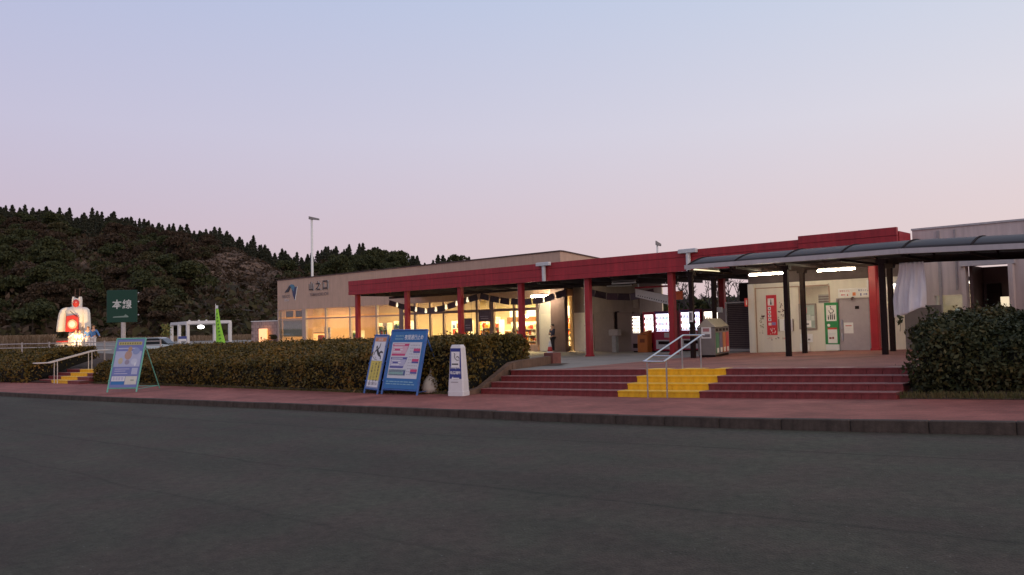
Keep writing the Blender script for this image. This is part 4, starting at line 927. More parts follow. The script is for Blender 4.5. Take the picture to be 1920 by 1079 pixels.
# lit room behind
MB().box(-13.0, -8.0, 30.2, 30.4, .3, 3.2).build('room_back_wall', M_cream, **T)
MB().box(-13.0, -8.0, TY + .22, 30.2, 2.78, 2.82).build('room_ceiling', M_white, **T)
MB().box(-13.05, -12.9, TY + .22, 30.2, .3, 2.78).build('room_side_wall', M_cream, **T)
MB().box(-8.0, -7.85, TY + .22, 30.2, .3, 2.78).build('room_side_wall', M_cream, **T)
MB().box(-10.9, -10.2, TY + .9, TY + .93, 1.6, 2.35).build('inner_louvre', mat('inner_louvre', (.45, .40, .37), .6), **T)
for i in range(8): MB().box(-10.89, -10.21, TY + .885, TY + .899, 1.65 + i * .085, 1.70 + i * .085).build('louvre_slat', M_alu, **T)
for i, (x, y) in enumerate(((-10.9, 27.9), (-10.5, 28.8))):
    t = thing('room_light', ['nearer strip light on the toilet room ceiling seen through the high window', 'farther strip light on the toilet room ceiling seen through the high window'][i], 'ceiling light', (x, y, 2.78)); MB().box(-.3, .3, -.12, .12, -.05, -.002).build('housing', M_white, t); MB().box(-.28, .28, -.1, .1, -.06, -.051).build('diffuser', emis('room_lamp', (1, .88, .68), 110), t)
# door
d_ = MB().box(-9.885, -8.915, TY + .03, TY + .09, zf(-9.4) + .004, 2.12).build('door', mat('mauve_door', (.42, .36, .37), .5, .06), **T)
L_ = tb.location
def sub(mb, name, m_): return mb.build(name, m_, tb, world=True)
h_ = MB().box(-9.80, -9.76, TY - .02, TY + .028, 1.15, 1.45).box(-9.80, -9.76, TY - .02, TY + .028, .75, 1.0).build('handle', M_steel, d_); h_.data.transform(Matrix.Translation(-L_))
k_ = MB().box(-9.35, -9.22, TY + .022, TY + .028, 1.8, 1.9).build('room_symbol', M_black, d_); k_.data.transform(Matrix.Translation(-L_))
MB().box(-9.94, -9.887, TY - .015, TY + .1, zf(-9.9), 2.17).box(-8.913, -8.86, TY - .015, TY + .1, zf(-8.9), 2.17).box(-9.886, -8.914, TY - .015, TY + .1, 2.122, 2.17).build('door_frame', mat('door_frame', (.33, .28, .28), .5), **T)
t = thing('door_notice', 'white paper notice with a red line taped on the grey door', 'notice', (-9.58, TY + .024, 1.0)); MB().box(-.15, .15, -.004, 0, 0, .36).build('paper', M_white, t); MB().box(-.1, .1, -.007, -.005, .24, .265).build('red_line', PROD[0], t); MB().box(-.1, .06, -.007, -.005, .15, .16).box(-.1, .08, -.007, -.005, .1, .11).build('text_lines', M_pipe, t)
# sign above the door
M_paper = mat('sign_white', (.82, .79, .74), .5, .03); M_sred = mat('sign_red', (.65, .06, .05), .5); M_sblue = mat('sign_blue', (.05, .07, .28), .5); M_ink = mat('ink', (.03, .03, .035), .6)
t = thing('toilet_direction_sign', 'white sign above the grey door pointing to the toilets both ways', 'sign', (-9.34, TY - .03, 2.19))
MB().cbox(-.52, .52, 0, .025, 0, .3, .006).build('panel', M_paper, t)
def arrow(mb, x, z, l, hgt, dirn, y=-.003):
    s = 1 if dirn == 'r' else -1; a = x - s * l / 2; b = x + s * l / 2
    return mb.add([(a, y, z - hgt * .16), (b - s * hgt * .5, y, z - hgt * .16), (b - s * hgt * .5, y, z - hgt * .5), (b, y, z), (b - s * hgt * .5, y, z + hgt * .5), (b - s * hgt * .5, y, z + hgt * .16), (a, y, z + hgt * .16)], [(0, 1, 2, 3, 4, 5, 6) if s > 0 else (6, 5, 4, 3, 2, 1, 0)])
mb = MB().text('女子トイレ', -.30, .215, .065, y=-.003, wmax=.34); arrow(mb, -.36, .09, .13, .07, 'l'); mb.add([(-.23, -.003, .05), (-.19, -.003, .05), (-.205, -.003, .12), (-.215, -.003, .12)], [(0, 1, 2, 3)]); mb.build('womens_lettering', M_sred, t)
mb = MB().text('男子トイレ', .30, .215, .065, y=-.003, wmax=.34); arrow(mb, .36, .09, .13, .07, 'r'); mb.add([(.20, -.003, .04), (.23, -.003, .04), (.235, -.003, .12), (.195, -.003, .12)], [(0, 1, 2, 3)]); mb.build('mens_lettering', M_sblue, t)
MB().box(-.05, .05, -.004, -.001, .05, .16).build('baby_symbol', mat('symbol_orange', (.8, .25, .08), .5), t)
t = thing('door_spotlight', 'small dark spotlight fixed below the toilet direction sign', 'lamp', (-9.38, TY - .08, 2.13)); MB().tube((0, 0, .05), (0, -.08, 0), .035, .045, 8).build('head', M_alu, t); MB().box(-.02, .02, 0, .06, .03, .06).build('bracket', M_black, t)
t = thing('accessible_toilet_sign', 'tall green sign with wheelchair and family symbols left of the grey door', 'sign', (-10.11, TY - .035, zf(-10.1)))
MB().cbox(-.235, .235, 0, .03, .22, 1.62, .006).build('panel', mat('sign_green', (.03, .24, .07), .5, .08), t)
MB().box(-.17, .17, -.004, -.001, 1.0, 1.53).build('symbol_plate', M_paper, t)
def wheelchair(mb, x, z, s, y=-.008):
    c = [(x + math.cos(a) * s * .32, z - s * .1 + math.sin(a) * s * .32) for a in fr(R(-200), R(20), 14)]; c2 = [(x + math.cos(a) * s * .24, z - s * .1 + math.sin(a) * s * .24) for a in fr(R(-200), R(20), 14)]
    for i in range(14): mb.add([(c[i][0], y, c[i][1]), (c[i + 1][0], y, c[i + 1][1]), (c2[i + 1][0], y, c2[i + 1][1]), (c2[i][0], y, c2[i][1])], [(0, 1, 2, 3)])
    mb.tube((x - s * .08, y, z + s * .46), (x - s * .08, y + .003, z + s * .46), s * .08, n=10)
    for a, b in (((-.06, .36), (-.02, .08)), ((-.02, .08), (.24, .08)), ((.24, .08), (.36, -.22)), ((-.04, .24), (.18, .22))):
        mb.tube((x + a[0] * s, y, z + a[1] * s), (x + b[0] * s, y, z + b[1] * s), s * .035, n=4)
    return mb
wheelchair(MB(), 0, 1.37, .26).build('wheelchair_symbol', M_ink, t)
mb = MB()
for i, (x, hh) in enumerate(((-.1, .10), (-.03, .17), (.03, .16), (.1, .15))): mb.box(x - .018, x + .018, -.008, -.005, 1.05, 1.05 + hh); mb.tube((x, -.008, 1.075 + hh), (x, -.005, 1.075 + hh), .018, n=8)
mb.build('family_symbols', M_ink, t)
MB().tube((-.1, -.004, .86), (-.1, -.001, .86), .05, n=14).build('round_symbol', M_paper, t)
MB().box(-.14, .17, -.004, -.001, .26, .72).build('instruction_card', M_paper, t); MB().box(-.14, .17, -.007, -.005, .72, .775).build('card_header', M_sred, t); MB().box(-.1, -.02, -.008, -.005, .4, .46).box(.0, .06, -.008, -.005, .4, .47).build('card_picture', mat('card_brown', (.25, .05, .04), .6), t); MB().box(-.1, .12, -.008, -.005, .58, .595).box(-.1, .1, -.008, -.005, .53, .545).build('text_lines', M_pipe, t)
MB().box(-.22, .22, .005, .03, .02, .218).build('kick_plate', M_white, t)
t = thing('notice_board', 'framed notice board with pinned leaflets behind the second dark post', 'notice board', (-10.92, TY - .03, 1.15))
MB().box(-.3, -.25, -.02, .03, 0, .88).box(.25, .3, -.02, .03, 0, .88).box(-.249, .249, -.02, .03, .83, .88).box(-.249, .249, -.02, .03, 0, .05).build('frame', mat('board_frame', (.30, .24, .20), .5), t)
MB().box(-.249, .249, .0, .02, .051, .829).build('board', mat('board_green', (.36, .42, .36), .7, .1, 8), t)
for (x, z, w, hh, m_) in ((-.22, .55, .2, .2, mat('leaflet_pink', (.75, .30, .28), .6)), (.0, .5, .22, .28, mat('leaflet_mint', (.42, .50, .42), .6)), (-.2, .3, .3, .2, mat('leaflet_grey', (.55, .58, .52), .6)), (-.14, .08, .26, .22, M_paper), (.12, .3, .11, .15, MC['leaflet_grey'])): MB().box(x, x + w, -.004, -.001, z, z + hh).build('leaflet', m_, t)
MB().box(-.05, .04, -.008, -.005, .16, .2).build('leaflet_mark', M_ink, t)
t = thing('baby_change_notice', 'white sheet with small print low on the wall under the notice board', 'notice', (-11.0, TY - .005, zf(-11))); MB().box(-.2, .22, -.02, 0, .32, .6).build('paper', M_white, t); MB().box(.06, .14, -.025, -.021, .38, .44).box(-.02, .03, -.025, -.021, .5, .53).build('print', mat('grey_ink', (.2, .18, .18), .6), t)
MB().cbox(-.2, .12, -.12, 0, .02, .28, .01).build('low_box', M_white, t)
t = thing('red_vertical_poster', 'tall red poster with a column of white squares on the cream wall', 'poster', (-12.22, TY + .005, .84))
MB().box(-.19, .19, -.012, 0, .12, 1.54).build('sheet', mat('poster_red', (.62, .035, .045), .5, .15, 5), t); MB().box(-.13, .1, -.016, -.013, 1.17, 1.42).build('figure_plate', mat('plate_pale', (.72, .66, .62), .5), t)
mb = MB().tube((-.01, -.02, 1.36), (-.01, -.017, 1.36), .022, n=8).add([(-.04, -.02, 1.2), (.02, -.02, 1.2), (.005, -.02, 1.33), (-.025, -.02, 1.33)], [(0, 1, 2, 3)]); mb.build('figure', M_ink, t)
for i in range(4): MB().box(-.13, -.02, -.016, -.013, 1.02 - i * .135, 1.12 - i * .135).build('white_square', M_paper, t); MB().box(-.1, -.05, -.02, -.017, 1.05 - i * .135, 1.09 - i * .135).build('square_mark', M_ink, t)
MB().box(-.13, -.02, -.016, -.013, .46, .56).build('white_square', MC['plate_pale'], t); MB().box(.0, .14, -.016, -.013, .47, .57).build('blue_square', mat('poster_blue', (.25, .22, .45), .6), t)
for i in range(12):
    MB().tube((rng.uniform(-.13, .13), -.02, rng.uniform(.15, .42)), (0, 0, 0), .0, n=3) if False else None
    x, z = rng.uniform(-.12, .12), rng.uniform(.16, .42); MB().tube((x, -.016, z), (x, -.013, z), rng.uniform(.012, .022), n=8).build('white_blossom', M_paper, t)
M_pink = mat('petal_pink', (.72, .36, .33), .7, .1); M_blk = mat('petal_dark', (.12, .05, .05), .7); M_olv = mat('vine_olive', (.36, .32, .20), .8)
t = thing('flower_wall_stickers', 'flower and butterfly stickers scattered around the red poster', 'sticker', (-12.0, TY + .012, 1.4)); 
for i in range(60):
    if i < 26: x, z = -.6 + rng.gauss(0, .035), rng.uniform(-.42, .28); m_ = M_olv
    elif i < 40: x, z = .12 + rng.gauss(0, .05), rng.uniform(.0, .72); m_ = M_blk
    elif i < 46: x, z = -.53 + rng.gauss(0, .02), .2 + rng.gauss(0, .03); m_ = M_blk
    else: x, z = rng.uniform(-.5, .3), -.56 + rng.gauss(0, .02); m_ = rng.choice((M_blk, M_pink, MC['vine_olive']))
    r_ = rng.uniform(.012, .03); a = rng.uniform(0, 6.28)
    MB().add([(x + math.cos(a + k * 1.2566) * r_ * (1 + .4 * (k % 2)), -.002 - .0006 * i / 3, z + math.sin(a + k * 1.2566) * r_) for k in range(5)], [(0, 1, 2, 3, 4)]).build('petal', m_, t)
t = thing('framed_leaflet_rack', 'white and lilac leaflets in a dark-ended rack behind the first dark post', 'leaflet rack', (-11.7, TY + .005, 1.1)); MB().box(-.24, .24, -.02, 0, 0, .42).build('back', M_paper, t); MB().box(-.08, .2, -.026, -.021, .02, .4).build('lilac_leaflet', mat('lilac', (.52, .44, .50), .6), t); MB().box(-.265, -.241, -.05, 0, 0, .42).box(.241, .265, -.05, 0, 0, .42).build('rack_end', M_alu, t)
t = thing('fire_extinguisher_sign', 'small red flag sign on the corner of the cream wall', 'sign', (-13.07, TY - .09, 2.0)); MB().box(-.03, 0, -.2, 0, 0, .3).build('plate', M_sred, t); MB().box(-.034, -.031, -.14, -.06, .06, .24).build('white_mark', M_paper, t); MB().box(0.0005, .004, -.14, -.06, .06, .24).build('white_mark', M_paper, t)
t = thing('wall_mounted_lamp', 'small lit wall lamp right of the red column by the door', 'lamp', (-8.08, TY - .06, 2.55)); MB().cbox(-.18, .18, -.1, .06, 0, .07, .01).build('housing', M_white, t); MB().box(-.15, .15, -.08, .04, -.02, -.001).build('diffuser', emis('wall_lamp', (1, .9, .8), 14), t)
t = thing('alarm_box', 'pale alarm box on the cream wall just left of the red column', 'box', (-8.86, TY - .07, 2.4)); MB().cbox(-.06, .06, 0, .07, 0, .34, .01).build('box', M_white, t)

# ------------------------------------------------------------------ covered walkway
cw = thing('covered_walkway', 'barrel-roofed walkway of smoky panels on thin dark posts before the toilets', 'canopy', (-8, 23.5, PL(-8)))
Wk = dict(parent=cw, world=True)
M_beam = mat('grey_beam', (.50, .46, .46), .5, .08, 2, streak=.1)
def polyc():
    ma = bpy.data.materials.new('smoky_panel'); ma.use_nodes = True; t = ma.node_tree; t.nodes.clear(); L = t.links.new
    out = t.nodes.new('ShaderNodeOutputMaterial'); d = t.nodes.new('ShaderNodeBsdfDiffuse'); d.inputs[0].default_value = (.06, .052, .055, 1); tr = t.nodes.new('ShaderNodeBsdfTranslucent'); tr.inputs[0].default_value = (.34, .31, .27, 1)
    gl = t.nodes.new('ShaderNodeBsdfGlossy'); gl.inputs['Roughness'].default_value = .22; gl.inputs[0].default_value = (.9, .9, .95, 1)
    m1 = t.nodes.new('ShaderNodeMixShader'); m1.inputs[0].default_value = .45; L(d.outputs[0], m1.inputs[1]); L(tr.outputs[0], m1.inputs[2])
    lw = t.nodes.new('ShaderNodeLayerWeight'); pw = t.nodes.new('ShaderNodeMath'); pw.operation = 'POWER'; pw.inputs[1].default_value = 4; L(lw.outputs['Facing'], pw.inputs[0]); fr_ = t.nodes.new('ShaderNodeMath'); fr_.operation = 'MULTIPLY_ADD'; fr_.inputs[1].default_value = .2; fr_.inputs[2].default_value = .02; L(pw.outputs[0], fr_.inputs[0]); m2 = t.nodes.new('ShaderNodeMixShader'); L(fr_.outputs[0], m2.inputs[0]); L(m1.outputs[0], m2.inputs[1]); L(gl.outputs[0], m2.inputs[2]); L(m2.outputs[0], out.inputs[0])
    return ma
M_poly = polyc()
YA, YB, ZB0, RISE = 22.05, 25.15, 3.31, .36
def dz(x): return -.034 * max(0, x + 6.6)
def arc(s): return (lerp(YA, YB, s), ZB0 + RISE * math.sin(math.pi * s) ** .85)
XR = [-13.05 + 1.62 * i for i in range(12)]
for a, b in zip(XR[:-1], XR[1:]):
    V = []; n = 14
    for x in (a + .025, b - .025):
        for i in range(n + 1):
            y, z = arc(.02 + .96 * i / n); V.append((x, y, z + dz(x)))
        for i in range(n + 1):
            y, z = arc(.02 + .96 * i / n); V.append((x, y, z - .012 + dz(x)))
    k = 2 * (n + 1); F = []
    for i in range(n): F += [(i, k + i, k + i + 1, i + 1), (n + 1 + i, n + 2 + i, k + n + 2 + i, k + n + 1 + i)]
    F += [(0, n + 1, k + n + 1, k), (n, k + n, k + 2 * n + 1, 2 * n + 1)]
    MB().add(V, F).build('roof_panel', M_poly, smooth=True, **Wk)
for x in XR:
    pts = []
    for i in range(15): y, z = arc(i / 14); pts.append((x, y, z + .004 + dz(x)))
    mb = MB()
    for p, q in zip(pts[:-1], pts[1:]):
        mb.add([(x - .024, p[1], p[2] - .04), (x + .024, p[1], p[2] - .04), (x + .024, p[1], p[2] + .02), (x - .024, p[1], p[2] + .02), (x - .024, q[1], q[2] - .04), (x + .024, q[1], q[2] - .04), (x + .024, q[1], q[2] + .02), (x - .024, q[1], q[2] + .02)], [(0, 1, 5, 4), (1, 2, 6, 5), (2, 3, 7, 6), (3, 0, 4, 7)])
    mb.build('roof_rib', M_black, **Wk)
    MB().box(x - .03, x + .03, YA + .07, YB - .07, 3.12 + dz(x), 3.19 + dz(x)).build('tie_beam', M_black, **Wk)
def slope_beam(a, b, y0, y1, z0, z1, nm_, m_):
    return MB().add([(a, y0, z0 + dz(a)), (b, y0, z0 + dz(b)), (b, y1, z0 + dz(b)), (a, y1, z0 + dz(a)), (a, y0, z1 + dz(a)), (b, y0, z1 + dz(b)), (b, y1, z1 + dz(b)), (a, y1, z1 + dz(a))], [(0, 3, 2, 1), (4, 5, 6, 7), (0, 1, 5, 4), (1, 2, 6, 5), (2, 3, 7, 6), (3, 0, 4, 7)]).build(nm_, m_, **Wk)
for a, b in ((-13.08, -9.9), (-9.89, -6.6), (-6.59, -3.3), (-3.29, 4.8)): slope_beam(a, b, 21.93, 22.06, 3.2, 3.335, 'front_gutter', M_beam)
for a, b in ((-13.08, -6.6), (-6.59, 4.8)): slope_beam(a, b, 25.14, 25.27, 3.12, 3.335, 'rear_gutter', M_black)
for (x, y) in ((-13.07, 22.3), (-9.92, 22.4), (-7.2, 22.4), (-3.7, 22.4), (-13.75, 25.0), (-10.4, 24.7), (-7.78, 24.9), (-4.1, 24.9)):
    MB().cbox(x - .07, x + .07, y - .07, y + .07, PL(x) - .02, 3.12 + dz(x), .012).build('post', M_black, **Wk)
    MB().box(x - .13, x + .13, y - .1, y + .1, 3.0 + dz(x), 3.118 + dz(x)).build('post_head', M_black, **Wk)
fluoro('lit strip lamp hanging over the red poster', (-11.88, 24.0, 3.0), (-10.72, 24.0, 3.0), M_tube, .024)
fluoro('lit strip lamp hanging over the notice board and green sign', (-9.6, 24.0, 3.0), (-8.48, 24.0, 3.0), M_tube, .024)
fluoro('dim yellow strip lamp at the left end of the covered walkway', (-13.45, 23.2, 3.24), (-13.25, 24.5, 3.2), M_tubedim, .05)
for i, x in enumerate((-11.4, -6.6)):
    t = thing('panel_lamp', ['small lit lamp under the left part of the smoky canopy', 'small lit lamp under the smoky canopy above the white sheet'][i], 'lamp', (x, 22.8, 3.44)); MB().box(-.3, .3, -.05, .05, 0, .05).build('diffuser', emis('panel_lamp', (1, .8, .4), 3 + 3 * i), t); MB().box(-.33, .33, -.07, .07, -.05, -.001).build('housing', M_black, t); MB().tube((0, 0, -.26), (0, 0, -.05), .02, n=6).build('stem', M_black, t)
t = thing('post_plate_sign', 'small white plate on the dark post beside the steel bins', 'sign', (-13.07, 22.22, 1.5)); MB().box(-.08, .08, -.012, 0, 0, .34).build('plate', M_paper, t); MB().box(-.04, .04, -.016, -.013, .05, .3).build('marks', mat('grey_ink', (.2, .18, .18), .6), t)
t = thing('grey_pipe_post', 'grey pipe with a white box standing left of the back red column', 'pipe', (-16.2, 29.4, PL(-16))); MB().tube((0, 0, 0), (0, 0, 2.05), .07, n=10).build('pipe', M_pipe, t); MB().cbox(.1, .38, -.06, .06, 1.6, 1.82, .01).build('white_box', M_white, t)

# ------------------------------------------------------------------ right-hand building
rb = thing('grey_annex_building', 'mauve-grey annex with deep doorway and lit window at the right edge', 'building', (-3, 27, PL(-3)))
Q_ = dict(parent=rb, world=True)
MB().box(-7.7, -7.13, 27.0, 27.25, .2, 4.28).box(-7.129, -6.31, 27.0, 27.25, 2.16, 4.28).box(-7.129, -6.31, 27.0, 27.25, .2, 1.3).box(-6.309, -6.2, 27.0, 27.25, .2, 4.28).box(-6.199, -5.05, 27.0, 27.25, 3.05, 4.28).box(-5.049, -4.35, 27.0, 27.25, .2, 4.28).box(-4.349, 8, 27.0, 27.25, 3.05, 4.28).box(-2.0, 8, 27.0, 27.25, .2, 3.049).build('wall', M_greywall, **Q_)
MB().box(-7.72, 8, 26.96, 27.3, 4.281, 4.34).build('coping', mat('annex_coping', (.50, .47, .47), .7), **Q_)
MB().box(-7.7, 8, 27.25, 33, 4.1, 4.2).build('roof', MC['roof_felt'], **Q_)
MB().box(-6.32, -4.88, 26.72, 26.998, 3.02, 3.36).build('portal_lintel', M_beam, **Q_)
MB().box(-6.98, -6.9, 26.95, 26.998, .3, 4.2).box(-6.5, -6.45, 26.97, 26.998, 2.3, 4.2).build('wall_joint', mat('joint', (.38, .34, .34), .8), **Q_)
MB().box(-6.32, -6.2, 26.85, 26.998, .3, 3.018).box(-5.05, -4.93, 26.7, 26.998, .3, 3.018).build('portal_jamb', M_greywall, **Q_)
MB().box(-6.19, -5.06, 28.6, 28.7, .2, 3.05).build('recess_wall', mat('recess_brown', (.17, .11, .10), .7, .2, 2), **Q_)
MB().box(-6.19, -6.1, 27.26, 28.6, .2, 3.05).box(-5.15, -5.06, 27.26, 28.6, .2, 3.05).build('recess_side', MC['recess_brown'], **Q_)
MB().box(-5.95, -5.6, 28.3, 28.59, .3, 2.5).build('dark_door', M_black, **Q_)
MB().box(-4.34, -2.01, 28.6, 28.7, .2, 3.05).build('dark_opening_back', M_black, **Q_)
MB().box(-7.12, -6.32, 27.08, 27.10, 1.31, 2.15).build('window_pane', M_glass, **Q_)
MB().box(-7.6, -5.9, 29.2, 29.3, .6, 2.8).build('window_room_wall', mat('window_room', (.75, .62, .45), .8, .2, 3), **Q_)
MB().box(-7.65, -6.2, 27.26, 29.2, 2.6, 2.65).build('window_room_ceiling', M_white, **Q_)
t = thing('window_lamp', 'lit lamp inside the annex window above the right-hand shrub', 'lamp', (-6.75, 28.0, 2.59)); MB().box(-.35, .35, -.15, .15, -.06, 0).build('diffuser', emis('window_lamp', (1, .93, .8), 11), t)
t = thing('blue_window_figure', 'pale blue object standing inside the lit annex window', 'ornament', (-6.62, 27.5, 1.31)); MB().lathe([(.1, 0), (.13, .12), (.08, .26), (.1, .34), (.03, .42)]).build('body', mat('pale_blue', (.30, .42, .46), .6), t, smooth=True)
MB().tube((0, 0, -.5), (0, 0, 0), .05, n=6).build('stand', M_white, t)
t = thing('lit_wall_sign', 'warm lit strip inside the annex doorway', 'lamp', (-5.35, 28.2, 1.75)); MB().box(-.22, .22, 0, .05, 0, .32).build('panel', emis('doorway_lamp', (1, .82, .55), .9), t); MB().box(-.2, .18, .051, .1, -1.3, .3).build('support', M_alu, t)
# white sheet
t = thing('white_hanging_sheet', 'large white cloth sheet hung beside the dark posts under the canopy', 'cloth', (-6.62, 22.72, 3.0))
nx, nz = 44, 26; V = []
for j in range(nz + 1):
    v = j / nz
    for i in range(nx + 1):
        u = i / nx
        left = lerp(-.22, -.45, sstep(v * 1.35)); right = .40 + .04 * math.sin(v * 3)
        bot = lerp(1.50, 1.25, sstep((u - .35) / .65)); bot *= (1 - .06 * math.sin(u * 3.1))
        x = lerp(left, right, u); z = -v * bot
        y = .06 * math.sin(u * 17 + v * 2.4) * (.35 + .65 * v) + .035 * math.sin(u * 37 - v * 3) * (1 - v * .6) + .10 * v * math.sin(u * 5.2 + 1)
        V.append((x, y, z))
o = MB().add(V, [(j * (nx + 1) + i, (j + 1) * (nx + 1) + i, (j + 1) * (nx + 1) + i + 1, j * (nx + 1) + i + 1) for j in range(nz) for i in range(nx)]).build('sheet', mat('white_cloth', (.86, .81, .80), .9, .05, 3), t, smooth=True)
md = o.modifiers.new('thickness', 'SOLIDIFY'); md.thickness = .006
MB().tube((-.55, 0, .012), (.55, 0, .012), .015, n=6).build('hanging_rail', M_black, t)
for x in (-.4, .4): MB().tube((x, 0, .02), (x, 0, .14), .008, n=5).build('hook', M_black, t)
t = thing('dark_lower_screen', 'dark grey screen below the white sheet behind the posts', 'screen', (-7.35, 26.2, PL(-7.3))); MB().box(-.45, .6, 0, .05, 0, 1.35).build('panel', mat('screen_grey', (.16, .14, .14), .7, .1), t); MB().box(-.4, -.36, .051, .1, 0, 1.3).box(.5, .54, .051, .1, 0, 1.3).build('post', M_black, t)

# ------------------------------------------------------------------ bins, rails, cone, person
t = thing('recycling_bin_station', 'grey steel recycling bin station with pitched lid and coloured fronts', 'recycling bin', (-13.1, 23.72, PL(-13)), 0)
# long side runs into the plaza; the coloured openings face right-front
bl = 2.1; bwid = .58
t.rotation_euler = (0, 0, R(106))
M_bin = mat('bin_steel', (.22, .20, .18), .38, .12, 3, metal=.6)
body = MB().cbox(-bl / 2, bl / 2, -bwid / 2, bwid / 2, .08, .98, .015).build('body', M_bin, t)
MB().prismx([(-bwid / 2 - .02, .985), (bwid / 2 + .02, .985), (0.0, 1.27)], -bl / 2 - .02, bl / 2 + .02).build('pitched_lid', mat('bin_lid', (.42, .37, .29), .5, .08), t)
MB().box(-bl / 2 + .03, bl / 2 - .03, -bwid / 2 + .03, bwid / 2 - .03, 0, .078).build('plinth', M_black, t)
for i, c in enumerate(((.08, .24, .13), (.17, .15, .25), (.62, .22, .08), (.62, .08, .08))):
    x0 = -bl / 2 + .07 + i * .50
    p = MB().box(x0, x0 + .39, -bwid / 2 - .014, -bwid / 2 - .001, .13, .80).build('front_panel', mat('bin_front_%d' % i, c, .5, .2, 6), t); MB().box(x0 + .06, x0 + .33, -bwid / 2 - .02, -bwid / 2 - .0145, .15, .30).build('label_plate', M_paper, p)
    for k in range(2): MB().tube((x0 + .10 + k * .18, -bwid / 2 - .012, .89), (x0 + .10 + k * .18, -bwid / 2 - .001, .89), .05, n=12).build('opening', M_black, t)
MB().box(-bl / 2 - .012, -bl / 2 - .001, -.16, .16, .62, 1.0).build('end_label', M_paper, t); MB().box(-bl / 2 - .017, -bl / 2 - .0125, -.1, .1, .84, .95).build('end_label_mark', mat('label_red', (.45, .2, .2), .6), t); MB().box(-bl / 2 - .017, -bl / 2 - .0125, -.12, .12, .66, .76).build('end_label_print', mat('grey_ink', (.2, .18, .18), .6), t)

def handrail(name, label, X, gap, ya, yb, za, zb, hgt, ext, posts, zfun):
    t = thing(name, label, 'handrail', (X, ya, za)); L0 = t.location; r = .021
    def loc(p): return (p[0] - L0.x, p[1] - L0.y, p[2] - L0.z)
    for s in (-1, 1):
        x = X + s * gap / 2
        pts = [(x, ya, za + hgt), (x, yb, zb + hgt), (x + .0, yb + ext, zb + hgt)]
        MB().path([loc(p) for p in pts], r).build('rail', M_steel, t)
        for (py, inset) in posts:
            f = (py - ya) / (yb - ya); zt = lerp(za, zb, min(1, f)) + hgt; xx = X + s * (gap / 2 - .0)
            MB().tube(loc((xx, py, zfun(xx, py) - .02)), loc((xx, py, zt)), .018, n=8).build('post', M_steel, t)
    MB().path([loc((X - gap / 2 - .02, ya, za + hgt)), loc((X - gap / 2 * .4, ya - .06, za + hgt)), loc((X + gap / 2 * .4, ya - .06, za + hgt)), loc((X + gap / 2, ya, za + hgt))], r).build('end_bar', M_steel, t)
    f = .2; MB().tube(loc((X - gap / 2, lerp(ya, yb, f), lerp(za, zb, f) + hgt)), loc((X + gap / 2, lerp(ya, yb, f), lerp(za, zb, f) + hgt)), .016).build('cross_bar', M_steel, t)
    MB().tube(loc((X - gap / 2, yb + ext, zb + hgt)), loc((X + gap / 2, yb + ext, zb + hgt)), r).build('top_bar', M_steel, t)
    return t
def zst(x, y):
    if y < 14.78: return S(x)
    i = int((y - 14.78) / .4) + 1
    return PL(x) if i >= 4 else lerp(S(x), PL(x), i / 4)
handrail('double_handrail', 'steel double handrail in the middle of the yellow steps', -9.52, .5, 14.55, 16.2, -.09, .44, .77, .14, [(14.66, 0), (16.15, 0)], zst)
def zst2(x, y):
    i = min(4, max(0, int((y - 12.75) / .45) + 1)) if y >= 12.75 else 0
    return S(x) + .62 * i / 4
def hand2():
    t = thing('side_handrail', 'pale double handrail on the small side steps at the far left', 'handrail', (-43.6, 12.2, S(-43.6)))
    L0 = t.location; loc = lambda p: (p[0] - L0.x, p[1] - L0.y, p[2] - L0.z)
    M_pr = mat('pale_rail', (.62, .56, .52), .4, .05)
    for x in (-43.95, -43.45):
        MB().path([loc((x, 11.6, .14)), loc((x, 12.25, .14)), loc((x, 14.3, .66)), loc((x, 15.1, .68))], .026).build('rail', M_pr, t)
        for y in (12.55, 14.15): MB().tube(loc((x, y, zst2(x, y) - .05)), loc((x, y, .14 + (y - 12.25) / 2.05 * .52)), .02, n=7).build('post', M_pr, t)
    MB().tube(loc((-43.95, 12.6, .235)), loc((-43.45, 12.6, .235)), .018).build('cross_bar', M_pr, t)
    MB().tube(loc((-43.95, 11.6, .14)), loc((-43.45, 11.6, .14)), .022).build('end_bar', M_pr, t)
hand2()
# guard rail along the back of the left hedge
t = thing('guard_rail', 'grey pipe guard rail running behind the hedges at the left', 'fence', tuple(P(kx(100), 46, PL(-50))))
L0 = t.location; M_gr = mat('galvanised_rail', (.40, .35, .34), .5, .1)
pa, pb = P(kx(-160), 46, 0), P(kx(300), 44.5, 0)
for z in (1.03, .80): MB().tube((pa.x - L0.x, pa.y - L0.y, z - L0.z), (pb.x - L0.x, pb.y - L0.y, z - L0.z), .028, n=7).build('rail', M_gr, t)
for i in range(10): q = pa.lerp(pb, i / 9); MB().tube((q.x - L0.x, q.y - L0.y, .0 - L0.z), (q.x - L0.x, q.y - L0.y, 1.12 - L0.z), .045, n=7).build('post', M_gr, t)

def cone(label, x, y, z):
    t = thing('traffic_cone', label, 'traffic cone', (x, y, z))
    MB().cbox(-.19, .19, -.19, .19, 0, .04, .01).build('base', mat('cone_base', (.5, .05, .04), .6), t)
    for a, b, m_ in ((.04, .22, 1), (.22, .42, 0), (.42, .58, 1), (.58, .72, 1)):
        f = lambda q: lerp(.15, .035, (q - .04) / .68)
        MB().lathe([(f(a), a), (f(b), b - .0005)], n=16).build('band', mat('cone_white', (.82, .78, .74), .5) if m_ else mat('cone_red', (.55, .06, .05), .5), t, smooth=True)
cone('red and white traffic cone at the end of the planter before the shop', -22.9, 26.6, PL(-22.9))
